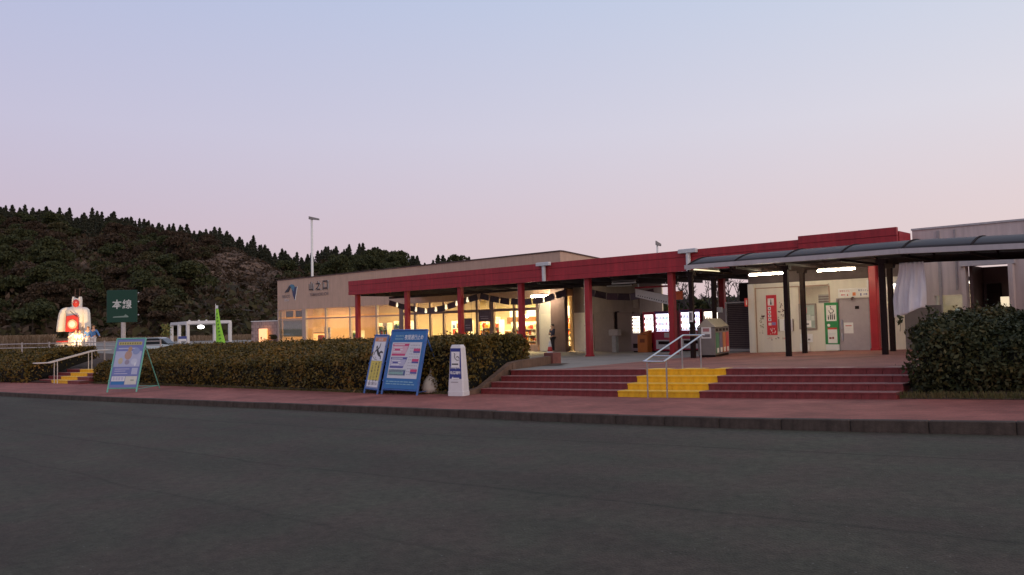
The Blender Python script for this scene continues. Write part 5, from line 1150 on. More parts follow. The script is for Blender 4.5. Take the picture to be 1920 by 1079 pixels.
# person standing by the cream panel
M_skin = mat('skin', (.45, .26, .19), .6, .05); M_navy = mat('navy_jacket', (.045, .05, .09), .8, .15); M_trous = mat('dark_trousers', (.03, .028, .035), .85); M_hair = mat('dark_hair', (.03, .02, .016), .6)
def skinmesh(name, verts, edges, m_, parent, sub=2):
    import bmesh
    bm = bmesh.new(); sl = bm.verts.layers.skin.verify(); bv = []
    for i, v in enumerate(verts):
        q = bm.verts.new(v[:3]); q[sl].radius = (v[3], v[4] if len(v) > 4 else v[3]); q[sl].use_root = (i == 0); bv.append(q)
    for e in edges: bm.edges.new((bv[e[0]], bv[e[1]]))
    me = bpy.data.meshes.new(name); bm.to_mesh(me); bm.free(); me.materials.append(m_)
    o = bpy.data.objects.new(name, me); link(o, parent); k = o.modifiers.new('skin', 'SKIN'); k.use_smooth_shade = True; s = o.modifiers.new('sub', 'SUBSURF'); s.levels = sub; s.render_levels = sub
    return o
def human(name, label, cat, loc, rz, h=1.6, top=None, bottom=None, skin=None, hair=None, arms='fold', group=None):
    t = thing(name, label, cat, loc, rz, group); s = h / 1.7; skin = skin or M_skin
    def V(L): return [(a * s, b * s, c * s, *(q * s for q in r)) for a, b, c, *r in L]
    if arms == 'fold': la = [(-.2, 0, 1.38, .06), (-.25, -.04, 1.12, .05), (-.10, -.2, 1.10, .04), (.02, -.22, 1.16, .035)]; ra = [(.2, 0, 1.38, .06), (.25, -.04, 1.12, .05), (.12, -.2, 1.12, .04), (.0, -.23, 1.24, .035)]
    elif arms == 'out': la = [(-.2, 0, 1.38, .06), (-.36, -.08, 1.2, .05), (-.50, -.2, 1.12, .04), (-.56, -.24, 1.08, .035)]; ra = [(.2, 0, 1.38, .06), (.36, -.05, 1.16, .05), (.5, -.12, .96, .04), (.54, -.14, .90, .035)]
    else: la = [(-.2, 0, 1.38, .06), (-.25, .02, 1.1, .05), (-.26, -.03, .86, .04), (-.26, -.05, .78, .035)]; ra = [(.2, 0, 1.38, .06), (.25, .02, 1.1, .05), (.26, -.03, .86, .04), (.26, -.05, .78, .035)]
    core = [(0, 0, .92, .15, .11), (0, 0, 1.15, .14, .10), (0, 0, 1.36, .17, .11), (0, 0, 1.47, .055), (0, -.01, 1.56, .085, .095), (0, -.005, 1.65, .075, .085)]
    ll = [(-.09, 0, .86, .09), (-.10, -.01, .48, .065), (-.10, .01, .08, .045), (-.10, -.12, .03, .04)]; rl = [(.09, 0, .86, .09), (.11, -.03, .48, .065), (.12, .0, .08, .045), (.13, -.13, .03, .04)]
    vs = core + la + ra + ll + rl; E_ = [(0, 1), (1, 2), (2, 3), (3, 4), (4, 5), (2, 6), (6, 7), (7, 8), (8, 9), (2, 10), (10, 11), (11, 12), (12, 13), (0, 14), (14, 15), (15, 16), (16, 17), (0, 18), (18, 19), (19, 20), (20, 21)]
    skinmesh('body', V(vs), E_, skin, t)
    g_ = .018
    tv = [(0, 0, .90, .155 + g_, .115 + g_), (0, 0, 1.15, .14 + g_, .10 + g_), (0, 0, 1.37, .175 + g_, .112 + g_), (0, 0, 1.44, .07)] + [(a, b, c, r + g_) for a, b, c, r in la[:3]] + [(a, b, c, r + g_) for a, b, c, r in ra[:3]]
    skinmesh('jacket', V(tv), [(0, 1), (1, 2), (2, 3), (2, 4), (4, 5), (5, 6), (2, 7), (7, 8), (8, 9)], top or M_navy, t)
    bv = [(0, 0, .95, .15 + g_, .11 + g_)] + [(a, b, c, r + g_) for a, b, c, r in ll[:3]] + [(a, b, c, r + g_) for a, b, c, r in rl[:3]]
    skinmesh('trousers', V(bv), [(0, 1), (1, 2), (2, 3), (0, 4), (4, 5), (5, 6)], bottom or M_trous, t)
    MB().ball((0, .02 * s, 1.645 * s), .098 * s, 12, 8, sc_=(.92, 1.05, 1.0)).build('hair', hair or M_hair, t, smooth=True)
    MB().ball((0, -.03 * s, 1.585 * s), .078 * s, 12, 8, sc_=(.9, .95, 1.2)).build('face', skin, t, smooth=True)
    mb = MB(); mb.ball((-.03 * s, -.103 * s, 1.60 * s), .011 * s, 6, 4).ball((.03 * s, -.103 * s, 1.60 * s), .011 * s, 6, 4); mb.build('eyes', M_ink, t)
    MB().tube((-.02 * s, -.098 * s, 1.54 * s), (.02 * s, -.098 * s, 1.54 * s), .006 * s, n=5).build('mouth', mat('mouth', (.3, .1, .09), .6), t); MB().ball((0, -.11 * s, 1.575 * s), .014 * s, 6, 4, sc_=(.8, 1, 1.4)).build('nose', skin, t)
    return t
human('person', 'person in a dark jacket standing with folded arms before the cream panel', 'person', (-25.85, 30.25, PL(-25.8)), R(-20), 1.42)

# ------------------------------------------------------------------ boards on the pavement
def M_(n_, c, r_=.5): return mat(n_, c, r_, .06, 5)
C_blue = M_('board_blue', (.035, .17, .42)); C_frame = M_('frame_blue', (.06, .15, .42), .4); C_pale = M_('board_pale', (.66, .65, .68)); C_mag = M_('print_magenta', (.62, .07, .19)); C_pink = M_('print_pink', (.75, .45, .52)); C_vio = M_('print_violet', (.10, .10, .33)); C_lil = M_('print_lilac', (.50, .48, .62)); C_cy = M_('print_sky', (.28, .50, .60)); C_wh = M_('print_white', (.82, .80, .80)); C_yel = M_('print_yellow', (.72, .58, .10)); C_or = M_('print_orange', (.75, .28, .12)); C_bk = M_('print_black', (.03, .028, .03)); C_gy = M_('print_grey', (.33, .30, .34))
def aframe(name, label, cat, p0, p1, hgt, lean, m_frame, panel, draw, legspread=.85, tubew=.03, yaw=None):
    p0 = Vector(p0); p1 = Vector(p1); w = (p1 - p0).length; c = (p0 + p1) / 2; yw = math.atan2(p1.y - p0.y, p1.x - p0.x) if yaw is None else yaw
    t = thing(name, label, cat, c, yw)
    tilt = -math.atan(lean / hgt); L_ = math.hypot(hgt, lean)
    bd = MB().cbox(-w / 2 + .03, w / 2 - .03, 0, .025, .18, L_ - .03, .005).build('board', panel, t); bd.rotation_euler = (tilt, 0, 0)
    f = MB()
    f.tube((-w / 2, .012, 0), (-w / 2, .012, L_), tubew).tube((w / 2, .012, 0), (w / 2, .012, L_), tubew).tube((-w / 2, .012, L_), (w / 2, .012, L_), tubew).tube((-w / 2, .012, .15), (w / 2, .012, .15), tubew * .8)
    for s in (-1, 1):
        for q in (.2, .5, .8): f.box(s * w / 2 - .03, s * w / 2 + .03, -.03, .04, L_ * q, L_ * q + .035)
    fo = f.build('frame', m_frame, t); fo.rotation_euler = (tilt, 0, 0)
    top = (0, lean * .96, hgt * .96)
    for s in (-1, 1):
        MB().tube((s * (w / 2 - .05), lean * .95, hgt * .93), (s * (w / 2 - .05), lean + legspread, 0), tubew * .7, n=6).build('rear_leg', m_frame, t)
    MB().tube((-w / 2 + .05, lean + legspread * .9, .11), (w / 2 - .05, lean + legspread * .9, .11), tubew * .6, n=6).tube((w / 2 - .05, .1, .1), (w / 2 - .05, lean + legspread * .9, .12), .012, n=5).build('brace', m_frame, t)
    draw(bd, w - .06, L_)
    return t
def rect(bd, name, m_, x0, x1, z0, z1, y=-.003): return MB().box(x0, x1, y - .001, y, z0, z1).build(name, m_, bd)
# 1: slip warning
def draw_slip(bd, w, L_):
    a, b = -w / 2 + .05, w / 2 - .05
    rect(bd, 'orange_band', C_or, a, b, L_ - .19, L_ - .07); MB().text('足元注意', 0, L_ - .13, .075, y=-.006, wmax=w * .7).build('lettering', C_wh, bd)
    rect(bd, 'white_field', C_wh, a, b, L_ - .78, L_ - .195)
    k = (b - a) / .62; zc = L_ - .47
    mb = MB(); y = -.0065
    def limb(p, q, r1, r2):
        p = Vector((p[0] * k, y, zc + p[1])); q = Vector((q[0] * k, y, zc + q[1])); d = (q - p).normalized(); s = Vector((-d.z, 0, d.x))
        mb.add([p - s * r1, q - s * r2, q + s * r2, p + s * r1], [(0, 1, 2, 3)])
    mb.tube((-.13 * k, y, zc + .10), (-.13 * k, y + .001, zc + .10), .05, n=14)
    limb((-.10, .04), (.03, -.12), .055, .05); limb((-.06, .04), (.02, .10), .028, .022); limb((.02, .10), (.05, .22), .024, .016); limb((-.10, .04), (-.2, -.04), .026, .02); limb((-.2, -.04), (-.24, -.14), .02, .014)
    limb((.03, -.12), (.14, -.03), .04, .03); limb((.14, -.03), (.26, -.06), .03, .022); limb((.03, -.13), (.15, -.16), .04, .03); limb((.15, -.16), (.19, -.26), .03, .022)
    limb((-.25, -.2), (-.14, -.27), .008, .008); limb((-.14, -.27), (.0, -.285), .008, .006); limb((-.15, -.19), (-.06, -.24), .006, .006)
    mb.build('slipping_figure', C_bk, bd)
    rect(bd, 'yellow_field', C_yel, a, b, .42, L_ - .785)
    mb = MB(); cols = ['路面凍結時は', '滑りやすいので', 'ご注意ください']
    for c_, tx in enumerate(cols):
        x = w * .24 - c_ * w * .24; z = L_ - .86 - c_ * .02
        mb = MB()
        for ch in tx: mb.text(ch, x, z, .082, y=-.006); z -= .1
        mb.build('vertical_lettering', C_bk, bd)
    rect(bd, 'white_foot', C_wh, a, b, .22, .415); MB().text('NEXCO西日本', 0, .32, .10, y=-.006, wmax=w * .72).build('lettering', C_gy, bd)
aframe('slip_warning_board', 'narrow blue-framed board with a slipping figure over yellow writing', 'sign board', (-19.52, 13.98, S(-19.5)), (-18.68, 13.84, S(-18.7)), 1.74, .42, C_frame, M_('board_back', (.30, .34, .50)), draw_slip)
# 2: night closure
def draw_closure(bd, w, L_):
    a, b = -w / 2 + .09, w / 2 - .09
    MB().text('夜間通行止め', w * .17, L_ - .21, .15, y=-.004, wmax=w * .55).build('title_lettering', C_wh, bd)
    MB().text('宮崎自動車道', -w * .26, L_ - .17, .06, y=-.004, wmax=w * .26).text('宮崎自動車道', -w * .26, L_ - .26, .06, y=-.004, wmax=w * .26).build('route_lettering', C_cy, bd)
    rect(bd, 'white_field', C_pale, a, b, .48, L_ - .36)
    def flow(z1, z0, m1, m2):
        x0 = a + .04; x1 = a + (b - a) * .60; y = -.006; s = (z1 - z0)
        MB().add([(x0, y, z1), (x1, y, z1), (x1 - .05, y, z1 - s * .2), (x0, y, z1 - s * .2)], [(3, 2, 1, 0)]).build('heading_band', m1, bd)
        MB().add([(x0, y, z1 - s * .21), (x1 - .06, y, z1 - s * .21), (x1 - .12, y, z0 + s * .2), (x0, y, z0 + s * .2)], [(3, 2, 1, 0)]).build('date_field', m2, bd)
        MB().add([(x1 - .05, y, z1 - s * .2), (x1 - .02, y, z1 - s * .12), (x1 - .13, y, z0 + s * .1), (x1 - .12, y, z0 + s * .2)], [(3, 2, 1, 0)]).build('arrow_edge', m1, bd)
        MB().add([(x0, y, z0 + s * .18), (x1 - .12, y, z0 + s * .18), (x1 - .14, y, z0), (x0, y, z0)], [(3, 2, 1, 0)]).build('heading_band', m1, bd)
        mb = MB()
        for i, (u0, u1, v) in enumerate(((.08, .9, .90), (.1, .75, .7), (.12, .32, .5), (.36, .5, .5), (.54, .8, .5), (.1, .7, .32))): mb.box(x0 + (x1 - x0 - .15) * u0, x0 + (x1 - x0 - .15) * u1, -.009, -.0085, z0 + s * v - s * .035, z0 + s * v + s * .035)
        mb.build('print_lines', C_wh if m1 is C_vio else C_wh, bd)
        MB().box(x0 + .1, x0 + .34, -.0095, -.009, z0 + s * .43, z0 + s * .57).build('print_date', m1, bd)
    flow(L_ - .40, L_ - .76, C_mag, C_pink); flow(L_ - .80, L_ - 1.12, C_vio, C_lil)
    rect(bd, 'map_field', C_cy, a + .03, a + (b - a) * .6, .56, L_ - 1.16); rect(bd, 'map_river', M_('map_green', (.25, .42, .38)), a + .05, a + (b - a) * .55, .60, .66, -.005); rect(bd, 'map_mark', C_vio, a + (b - a) * .54, a + (b - a) * .58, .58, .7, -.005)
    mb = MB()
    for i in range(12):
        z = L_ - .46 - i * .085
        if z < .56: break
        for k in range(6): x = a + (b - a) * (.64 + k * .055); mb.box(x, x + .035, -.005, -.0045, z, z + .022)
    tag(mb.build('timetable_print', C_gy, bd), kind='stuff')
    for i in range(3): z = L_ - .62 - i * .30; rect(bd, 'time_tag', C_mag, a + (b - a) * .76, b - .03, z, z + .075, -.008); rect(bd, 'time_tag', C_vio, a + (b - a) * .76, b - .03, z - .05, z - .003, -.008)
    mb = MB()
    for z in (.30, .37):
        x = a
        while x < b - .1: l = rng.uniform(.06, .2); mb.box(x, min(x + l, b), -.005, -.0045, z, z + .025); x += l + .03
    mb.build('foot_print', C_cy, bd)
aframe('night_closure_board', 'wide blue board announcing a night closure with pink and violet panels', 'sign board', (-18.38, 13.78, S(-18.4)), (-16.88, 13.86, S(-16.9)), 1.84, .46, C_frame, C_blue, draw_closure, legspread=.8)
t = thing('sandbag', 'pale sandbag tied behind the blue closure board', 'sandbag', (-17.02, 14.5, S(-17)), R(30))
mb = MB().lathe([(.03, .6), (.05, .55), (.10, .5), (.20, .34), (.26, .18), (.24, .05), (.12, 0)], n=16); mb.build('bag', mat('sandbag_cloth', (.60, .52, .44), .9, .12, 6, bump=.3), t, smooth=True); MB().tube((0, 0, .56), (.04, .02, .72), .035, .05, 8).build('tied_neck', MC['sandbag_cloth'], t); MB().tube((0, 0, .7), (0, -.25, 1.3), .008, n=5).build('cord', M_black, t)
# 3: smoking area pillar sign
t = thing('smoking_area_sign', 'tapered white pillar sign with blue smoking area panel and arrow', 'sign', (-15.42, 14.12, S(-15.4)), R(16))
hh = 1.36; prof = [(0, .255, .17), (.12, .255, .17), (.125, .245, .165), (.42, .235, .155), (.425, .23, .15), (1.28, .185, .115), (1.36, .155, .09)]
V = []
for z, a, b in prof: c_ = .035; V += [(-a + c_, -b, z), (a - c_, -b, z), (a, -b + c_, z), (a, b - c_, z), (a - c_, b, z), (-a + c_, b, z), (-a, b - c_, z), (-a, -b + c_, z)]
F = [tuple(range(7, -1, -1)), tuple(range((len(prof) - 1) * 8, len(prof) * 8))]
for k in range(len(prof) - 1):
    for j in range(8): F.append((k * 8 + j, k * 8 + (j + 1) % 8, k * 8 + 8 + (j + 1) % 8, k * 8 + 8 + j))
MB().add(V, F).build('body', mat('white_plastic', (.72, .69, .70), .45, .05), t)
C_nav = M_('sign_navy', (.035, .05, .25))
def yf(z): return -lerp(.15, .115, (z - .425) / .855) - .008
pn = MB().add([(-.185, yf(.46), .46), (.185, yf(.46), .46), (.155, yf(1.27), 1.27), (-.155, yf(1.27), 1.27), (-.185, yf(.46) + .007, .46), (.185, yf(.46) + .007, .46), (.155, yf(1.27) + .007, 1.27), (-.155, yf(1.27) + .007, 1.27)], [(0, 1, 2, 3), (0, 4, 5, 1), (1, 5, 6, 2), (2, 6, 7, 3), (3, 7, 4, 0)]).build('panel', C_nav, t)
tl = -math.atan2(.035, .855)
sb = MB().box(-.13, .13, -.003, 0, -.21, .21).build('symbol_plate', C_wh, pn); sb.location = (0, yf(.97) - .002, .97); sb.rotation_euler = (tl, 0, 0)
mb = MB().box(-.11, .09, -.006, -.0035, -.14, -.105)
for p, q in (((.0, .02), (-.03, .08)), ((-.03, .08), (-.01, .14)), ((-.01, .14), (-.04, .17)), ((.0, .02), (.05, -.02)), ((.05, -.02), (.12, -.01)), ((.03, .06), (.08, .09)), ((.08, .09), (.12, .03))): mb.tube((p[0], -.006, p[1]), (q[0], -.006, q[1]), .009, n=4)
o = mb.build('cigarette_symbol', C_bk, pn); o.location = sb.location; o.rotation_euler = sb.rotation_euler
mb = MB().text('Smoking Area', 0, .13, .07, y=0, wmax=.30)
for i, ch in enumerate('喫煙場所'): mb.text(ch, -.12 + i * .08, .0, .085, y=0)
arrow(mb, 0, -.15, .24, .10, 'l', 0)
o = mb.build('lettering', C_wh, pn); o.location = (0, yf(.62) - .004, .62); o.rotation_euler = (tl, 0, 0)
MB().box(-.14, .08, -.163, -.158, .36, .38).build('maker_print', C_gy, t)
# 4: green-framed blue poster board
C_mint = M_('frame_mint', (.16, .46, .36), .4); C_pb = M_('poster_violet_blue', (.17, .20, .44)); C_pl = M_('poster_lavender', (.42, .44, .60))
def draw_green(bd, w, L_):
    a, b = -w / 2 + .03, w / 2 - .03
    rect(bd, 'yellow_caption', M_('caption_ochre', (.46, .40, .16)), a + .05, b - .05, L_ - .26, L_ - .13); mb = MB()
    for i in range(9): x = lerp(a + .1, b - .16, i / 8); mb.box(x, x + .05, -.0065, -.006, L_ - .23, L_ - .16)
    mb.build('caption_print', M_('caption_ink', (.2, .17, .06)), bd)
    rect(bd, 'subtitle', C_pl, a + .08, b - .2, L_ - .42, L_ - .37); rect(bd, 'picture_field', C_pl, a, b, .98, L_ - .5)
    for (x0, x1, z0, z1, c) in ((-.15, .15, 1.25, 1.62, (.45, .28, .22)), (-.05, .12, 1.55, 1.78, (.42, .26, .16)), (-.38, -.18, 1.08, 1.34, (.50, .42, .30)), (-.1, .1, 1.06, 1.25, (.30, .26, .34)), (.15, .42, 1.05, 1.3, (.52, .54, .66)), (.15, .45, 1.45, 1.72, (.25, .30, .50)), (.3, .38, 1.0, 1.15, (.66, .68, .74))):
        c0 = ((x0 + x1) / 2, (z0 + z1) / 2); rx, rz_ = (x1 - x0) / 2, (z1 - z0) / 2
        MB().add([(c0[0] + math.cos(k * .628) * rx, -.0065 - .0002 * len(bd.children), c0[1] + math.sin(k * .628) * rz_) for k in range(10)], [tuple(range(10))]).build('picture_shape', M_('pic_%.2f_%.2f' % (x0, z0), c), bd)
    rect(bd, 'lower_field', C_pb, a, b, .62, .975, -.003)
    for z, l in ((.88, .6), (.80, .45), (.70, .55)): rect(bd, 'print_line', C_lil, a + .08, a + .08 + l, z, z + .025, -.006)
    rect(bd, 'side_card', C_pl, b - .28, b - .04, .68, .93, -.006)
    rect(bd, 'white_card', C_pale, a + .02, a + .56, .42, .61); mb = MB()
    for i in range(4): x = a + .07 + i * .115; mb.box(x, x + .08, -.0065, -.006, .46, .58)
    mb.build('card_print', C_lil, bd); rect(bd, 'blue_card', C_blue, a + .02, a + .56, .29, .415)
    rect(bd, 'cream_card', M_('card_cream', (.60, .58, .52)), a + .58, b - .01, .29, .61); rect(bd, 'cream_card_mark', M_('mark_sage', (.3, .34, .28)), b - .26, b - .12, .43, .48, -.006)
pG0 = Vector((-31.15, 10.95, S(-31))); pG1 = Vector((-30.15, 11.75, S(-30)))
aframe('poster_board', 'tall mint-framed board with a blue poster beside the kerb at the left', 'sign board', (-31.3, 10.72, S(-31)), (-30.35, 11.42, S(-30.2)), 2.0, .62, C_mint, C_pb, draw_green, legspread=1.0)

# ------------------------------------------------------------------ road sign, poles
t = thing('road_direction_sign', 'square green road sign with white characters on a pole in the hedge', 'road sign', (-37.0, 13.3, S(-37)), R(-44) + math.pi / 2 * 0)
t.rotation_euler = (0, 0, R(43))
zb = 2.04 - S(-37)
MB().tube((0.02, .10, 0), (0.02, .10, 1.9 + zb - .6), .10, n=12).build('pole', mat('pole_grey', (.52, .48, .46), .5), t)
sg = MB().cbox(-.70, .70, 0, .04, zb, zb + 1.46, .02).build('plate', mat('roadsign_green', (.008, .052, .032), .5, .06), t)
MB().text('本', -.22, zb + .82, .42, y=-.004).text('線', .24, zb + .82, .42, y=-.004).build('lettering', mat('sign_reflective', (.60, .62, .60), .5), sg)
MB().add([(-.40, -.004, zb + .22), (.30, -.004, zb + .22), (.30, -.004, zb + .27), (.17, -.004, zb + .36), (.10, -.004, zb + .29), (-.40, -.004, zb + .26)], [(0, 1, 2, 3, 4, 5)]).build('arrow_mark', mat('sign_reflective_dim', (.22, .30, .26), .5), sg)
for z in (.3, .9, 1.3): MB().box(-.6, .76, .041, .07, zb + z, zb + z + .05).build('rear_bar', M_steel, t)
def lamp_pole(name, label, px_, d, ytop, arm, r):
    b = P(kx(px_), d, -.2); zt = zpx(px_, ytop, d) + .2
    t = thing(name, label, 'light pole', b)
    MB().tube((0, 0, 0), (0, 0, zt), r * 1.5, r, 12).build('pole', M_white, t, smooth=True)
    ax = Vector(r0); 
    h_ = MB().add([(*(ax * a + Vector((0, 0, zt + z)) + Vector(fw0) * s),) for a, z in ((-.9 * arm, .02), (2.4 * arm, -.1)) for s in (-.16, .16)] + [(*(ax * a + Vector((0, 0, zt + z)) + Vector(fw0) * s),) for a, z in ((-.9 * arm, .32), (2.4 * arm, .06)) for s in (-.12, .12)], [(0, 1, 3, 2), (4, 6, 7, 5), (0, 2, 6, 4), (1, 5, 7, 3), (0, 4, 5, 1), (2, 3, 7, 6)]).build('lamp_head', mat('lamp_head_grey', (.22, .20, .20), .5), t)
lamp_pole('tall_light_pole', 'tall white car-park light pole rising behind the left part of the shop', 585.5, 80, 411, .32, .105)
lamp_pole('short_light_pole', 'small pale pole with a dark head above the red fascia', 1235, 60, 459, .12, .07)

# ------------------------------------------------------------------ far left: statue, figures, gate, banner, wall
def flood(label, loc, target, power, col=(1, .72, .42), size=R(70)):
    t = thing('floodlight', label, 'floodlight', loc); L = bpy.data.lights.new('spot', 'SPOT'); L.energy = power; L.color = col; L.spot_size = size; L.spot_blend = .6; L.shadow_soft_size = .08
    o = bpy.data.objects.new('spot_light', L); link(o, t); d = (Vector(target) - Vector(loc)).normalized(); o.rotation_euler = (-d).to_track_quat('Z', 'Y').to_euler(); o.location = d * .12
    MB().tube(-d * .1, d * .06, .09, .13, 12).build('lamp_housing', M_black, t); MB().tube((0, 0, -.3), (0, 0, -.05), .03, n=6).build('stake', M_black, t)
st = thing('festival_statue', 'giant white-robed festival statue with red face lit by floodlights', 'statue', tuple(P(kx(141), 60, .3)), ANG - math.pi / 2 + math.pi + R(0))
st.rotation_euler = (0, 0, math.atan2(r0.y, r0.x))
M_robe = mat('statue_white', (.80, .74, .66), .7, .05); M_sr = mat('statue_red', (.62, .05, .04), .5, .1)
def rounded(poly, y0, y1, name, m_, par, bev=.08):
    o = MB().prism(poly, y0, y1).build(name, m_, par); b = o.modifiers.new('bevel', 'BEVEL'); b.width = bev; b.segments = 3; b.limit_method = 'ANGLE'; return o
def loft(name, secs, m_, par, n=20, fold=0., nf=9):
    V = []
    for (cx, cy, cz, rx, ry) in secs:
        for j in range(n):
            th = 2 * math.pi * j / n; w = 1 + fold * math.sin(nf * th)
            V.append((cx + rx * w * math.cos(th), cy + ry * w * math.sin(th), cz))
    k = len(secs); F = [(i * n + j, i * n + (j + 1) % n, (i + 1) * n + (j + 1) % n, (i + 1) * n + j) for i in range(k - 1) for j in range(n)] + [tuple(range(n - 1, -1, -1)), tuple(range((k - 1) * n, k * n))]
    return MB().add(V, F).build(name, m_, par, smooth=True)
loft('robe_skirt', [(.2, 0, 0, .78, .6), (.2, 0, .5, .74, .55), (.17, 0, 1.0, .66, .48), (.12, 0, 1.5, .56, .42)], M_robe, st, 40, .05)
loft('robe_body', [(.06, 0, 1.45, .58, .42), (.04, 0, 2.0, .62, .44), (.02, 0, 2.6, .70, .46), (.02, 0, 3.0, .80, .44), (.03, 0, 3.2, .72, .36), (.04, 0, 3.32, .40, .26), (.05, 0, 3.38, .2, .2)], M_robe, st, 40, .02)
loft('sleeve', [(-1.12, 0, 1.42, .30, .42), (-1.1, 0, 1.8, .29, .40), (-1.06, 0, 2.3, .27, .36), (-.98, 0, 2.8, .27, .33), (-.86, 0, 3.1, .28, .30), (-.70, 0, 3.25, .24, .22), (-.6, 0, 3.3, .1, .1)], M_robe, st, 32, .05, 7)
loft('sleeve', [(.90, 0, 1.32, .20, .40), (.90, 0, 1.8, .19, .38), (.89, 0, 2.3, .19, .35), (.86, 0, 2.8, .21, .32), (.78, 0, 3.1, .24, .29), (.66, 0, 3.24, .20, .2), (.58, 0, 3.29, .1, .1)], M_robe, st, 32, .05, 7)
MB().ball((.06, 0, 3.62), .33, 16, 12, sc_=(.8, .85, 1.15)).build('head', M_robe, st, smooth=True)
rounded([(-.26, 3.3), (.36, 3.3), (.37, 3.85), (.33, 4.15), (.22, 3.98), (-.10, 3.98), (-.22, 4.15), (-.27, 3.85)], -.1, .3, 'hood', M_robe, st, .05)
fc = MB().ball((.14, -.22, 3.6), .29, 16, 12, sc_=(.85, .75, 1.05)).build('face', M_sr, st, smooth=True)
MB().ball((.04, -.39, 3.66), .035, 8, 6).ball((.24, -.39, 3.66), .035, 8, 6).build('eyes', M_robe, fc); MB().ball((.14, -.41, 3.56), .05, 8, 6, sc_=(.8, 1, 1.3)).build('nose', M_sr, fc); MB().box(.05, .23, -.37, -.36, 3.45, 3.48).build('mouth', M_ink, fc)
for x in (-.12, .24): MB().tube((x, .1, 4.0), (x + .02, .1, 4.75), .03, .012, 6).build('headdress_spike', mat('spike_brown', (.14, .07, .05), .7), st)
rounded([(-.48, 1.4), (.56, 1.4), (.5, 2.5), (.38, 2.72), (-.4, 2.62)], -.62, -.46, 'breastplate', M_sr, st, .04)
MB().tube((.12, -.69, 1.98), (.12, -.625, 1.98), .36, n=24).build('drum_rim', mat('drum_tan', (.62, .42, .25), .6), st); MB().tube((.12, -.72, 1.98), (.12, -.695, 1.98), .24, n=24).build('drum_face', M_robe, st)
MB().tube((-.05, -.66, 3.0), (.5, -.66, 2.5), .025, n=6).build('cord', M_ink, st)
MB().cbox(-1.35, -.45, -.8, .2, 0, .62, .03).build('pedestal', M_robe, st); MB().cbox(-1.4, -.4, -.85, .25, .63, .72, .02).build('pedestal_cap', M_sr, st)
sp_ = Vector(st.location)
def near(dx, dy, dz): return sp_ + Vector(r0) * dx + Vector(fw0) * dy + Vector((0, 0, dz))
flood('left floodlight at the foot of the robed statue', near(-1.2, -3.2, .35), near(0, 0, 2.4), 700, (1, .66, .34))
flood('right floodlight at the foot of the robed statue', near(1.2, -3.4, .35), near(.2, 0, 2.0), 700, (1, .66, .34))
fz = math.atan2(r0.y, r0.x)
M_pant = mat('figure_white_shorts', (.75, .7, .7), .6); M_bsh = mat('figure_blue_shirt', (.08, .20, .45), .6); M_csh = mat('figure_white_shirt', (.75, .66, .62), .6); M_fsk = mat('figure_skin', (.66, .36, .24), .6); M_fh = mat('figure_hair', (.35, .16, .05), .6)
for i, (dx, dy, hh, tp, ar_, lb) in enumerate(((.70, -1.2, 1.55, M_csh, 'out', 'white-shirted painted figure nearest the robed statue'), (1.05, -1.3, 1.5, M_csh, 'down', 'white-shirted painted figure second from the robed statue'), (1.62, -1.2, 1.75, M_bsh, 'down', 'blue-shirted painted figure left of the outermost figure'), (1.98, -1.1, 1.8, M_bsh, 'out', 'blue-shirted painted figure with arms spread at the right end of the group'))):
    human('painted_figure', lb, 'figure', near(dx, dy, 0), fz, hh, tp, M_pant, M_fsk, M_fh, ar_, group='painted figures beside the statue')
# white square gate frames
t = thing('white_gate_frame', 'row of white square gateway frames lit beyond the hedge', 'gateway', tuple(P(kx(375), 75, .1)))
M_gate = mat('gate_white', (.74, .70, .68), .5, .05)
L0 = t.location
def wbox(p, q, r_, nm_):
    d = (q - p).normalized(); a = d.cross(Vector((.3, .2, .9))).normalized(); b = d.cross(a)
    MB().tube(p - L0, q - L0, r_ * 1.41, n=4).build(nm_, M_gate, t)
zt = 2.34
for (pa, pb, d1, d2) in ((320, 352, 75, 88), ):
    pass
fl = [P(kx(320), 75, 0), P(kx(336), 80, 0), P(kx(351), 75, 0)]
for q in (P(kx(321), 84, 0), P(kx(335), 79, 0), P(kx(351), 75, 0), P(kx(430), 75, 0), P(kx(401), 84, 0)):
    wbox(Vector((q.x, q.y, 0)), Vector((q.x, q.y, zt)), .13, 'upright')
for a, b in ((P(kx(351), 75, zt), P(kx(430), 75, zt)), (P(kx(351), 75, zt), P(kx(321), 84, zt)), (P(kx(321), 84, zt), P(kx(401), 84, zt)), (P(kx(430), 75, zt), P(kx(401), 84, zt))): wbox(a, b, .14, 'crossbeam')
for px_ in (354, 372, 386): q = P(kx(px_), 75, zt + .16); MB().ball(q - L0, .11, 10, 6).build('finial', M_gate, t, smooth=True)
t = thing('gate_lamp', 'bright lamp hanging under the white gateway frames', 'lamp', tuple(P(kx(375.5), 77, zt - .42))); MB().ball((0, 0, 0), .32, 12, 8, sc_=(1, 1, .55)).build('globe', emis('gate_globe', (1, .95, .9), 12), t, smooth=True); MB().tube((0, 0, .1), (0, 0, .5), .02, n=6).build('stem', M_black, t)
t = thing('blue_notice', 'small blue and white notice on the left gateway uprights', 'sign', tuple(P(kx(341), 74, .3))); t.rotation_euler = (0, 0, fz); MB().box(-.4, .4, 0, .04, .35, .75).build('blue_panel', M_('notice_blue', (.07, .09, .30)), t); MB().box(-.38, .38, -.004, -.001, .3, .5).build('white_panel', C_wh, t); MB().tube((-.3, .06, -.2), (-.3, .06, .7), .02).tube((.3, .06, -.2), (.3, .06, .7), .02).build('post', M_steel, t)
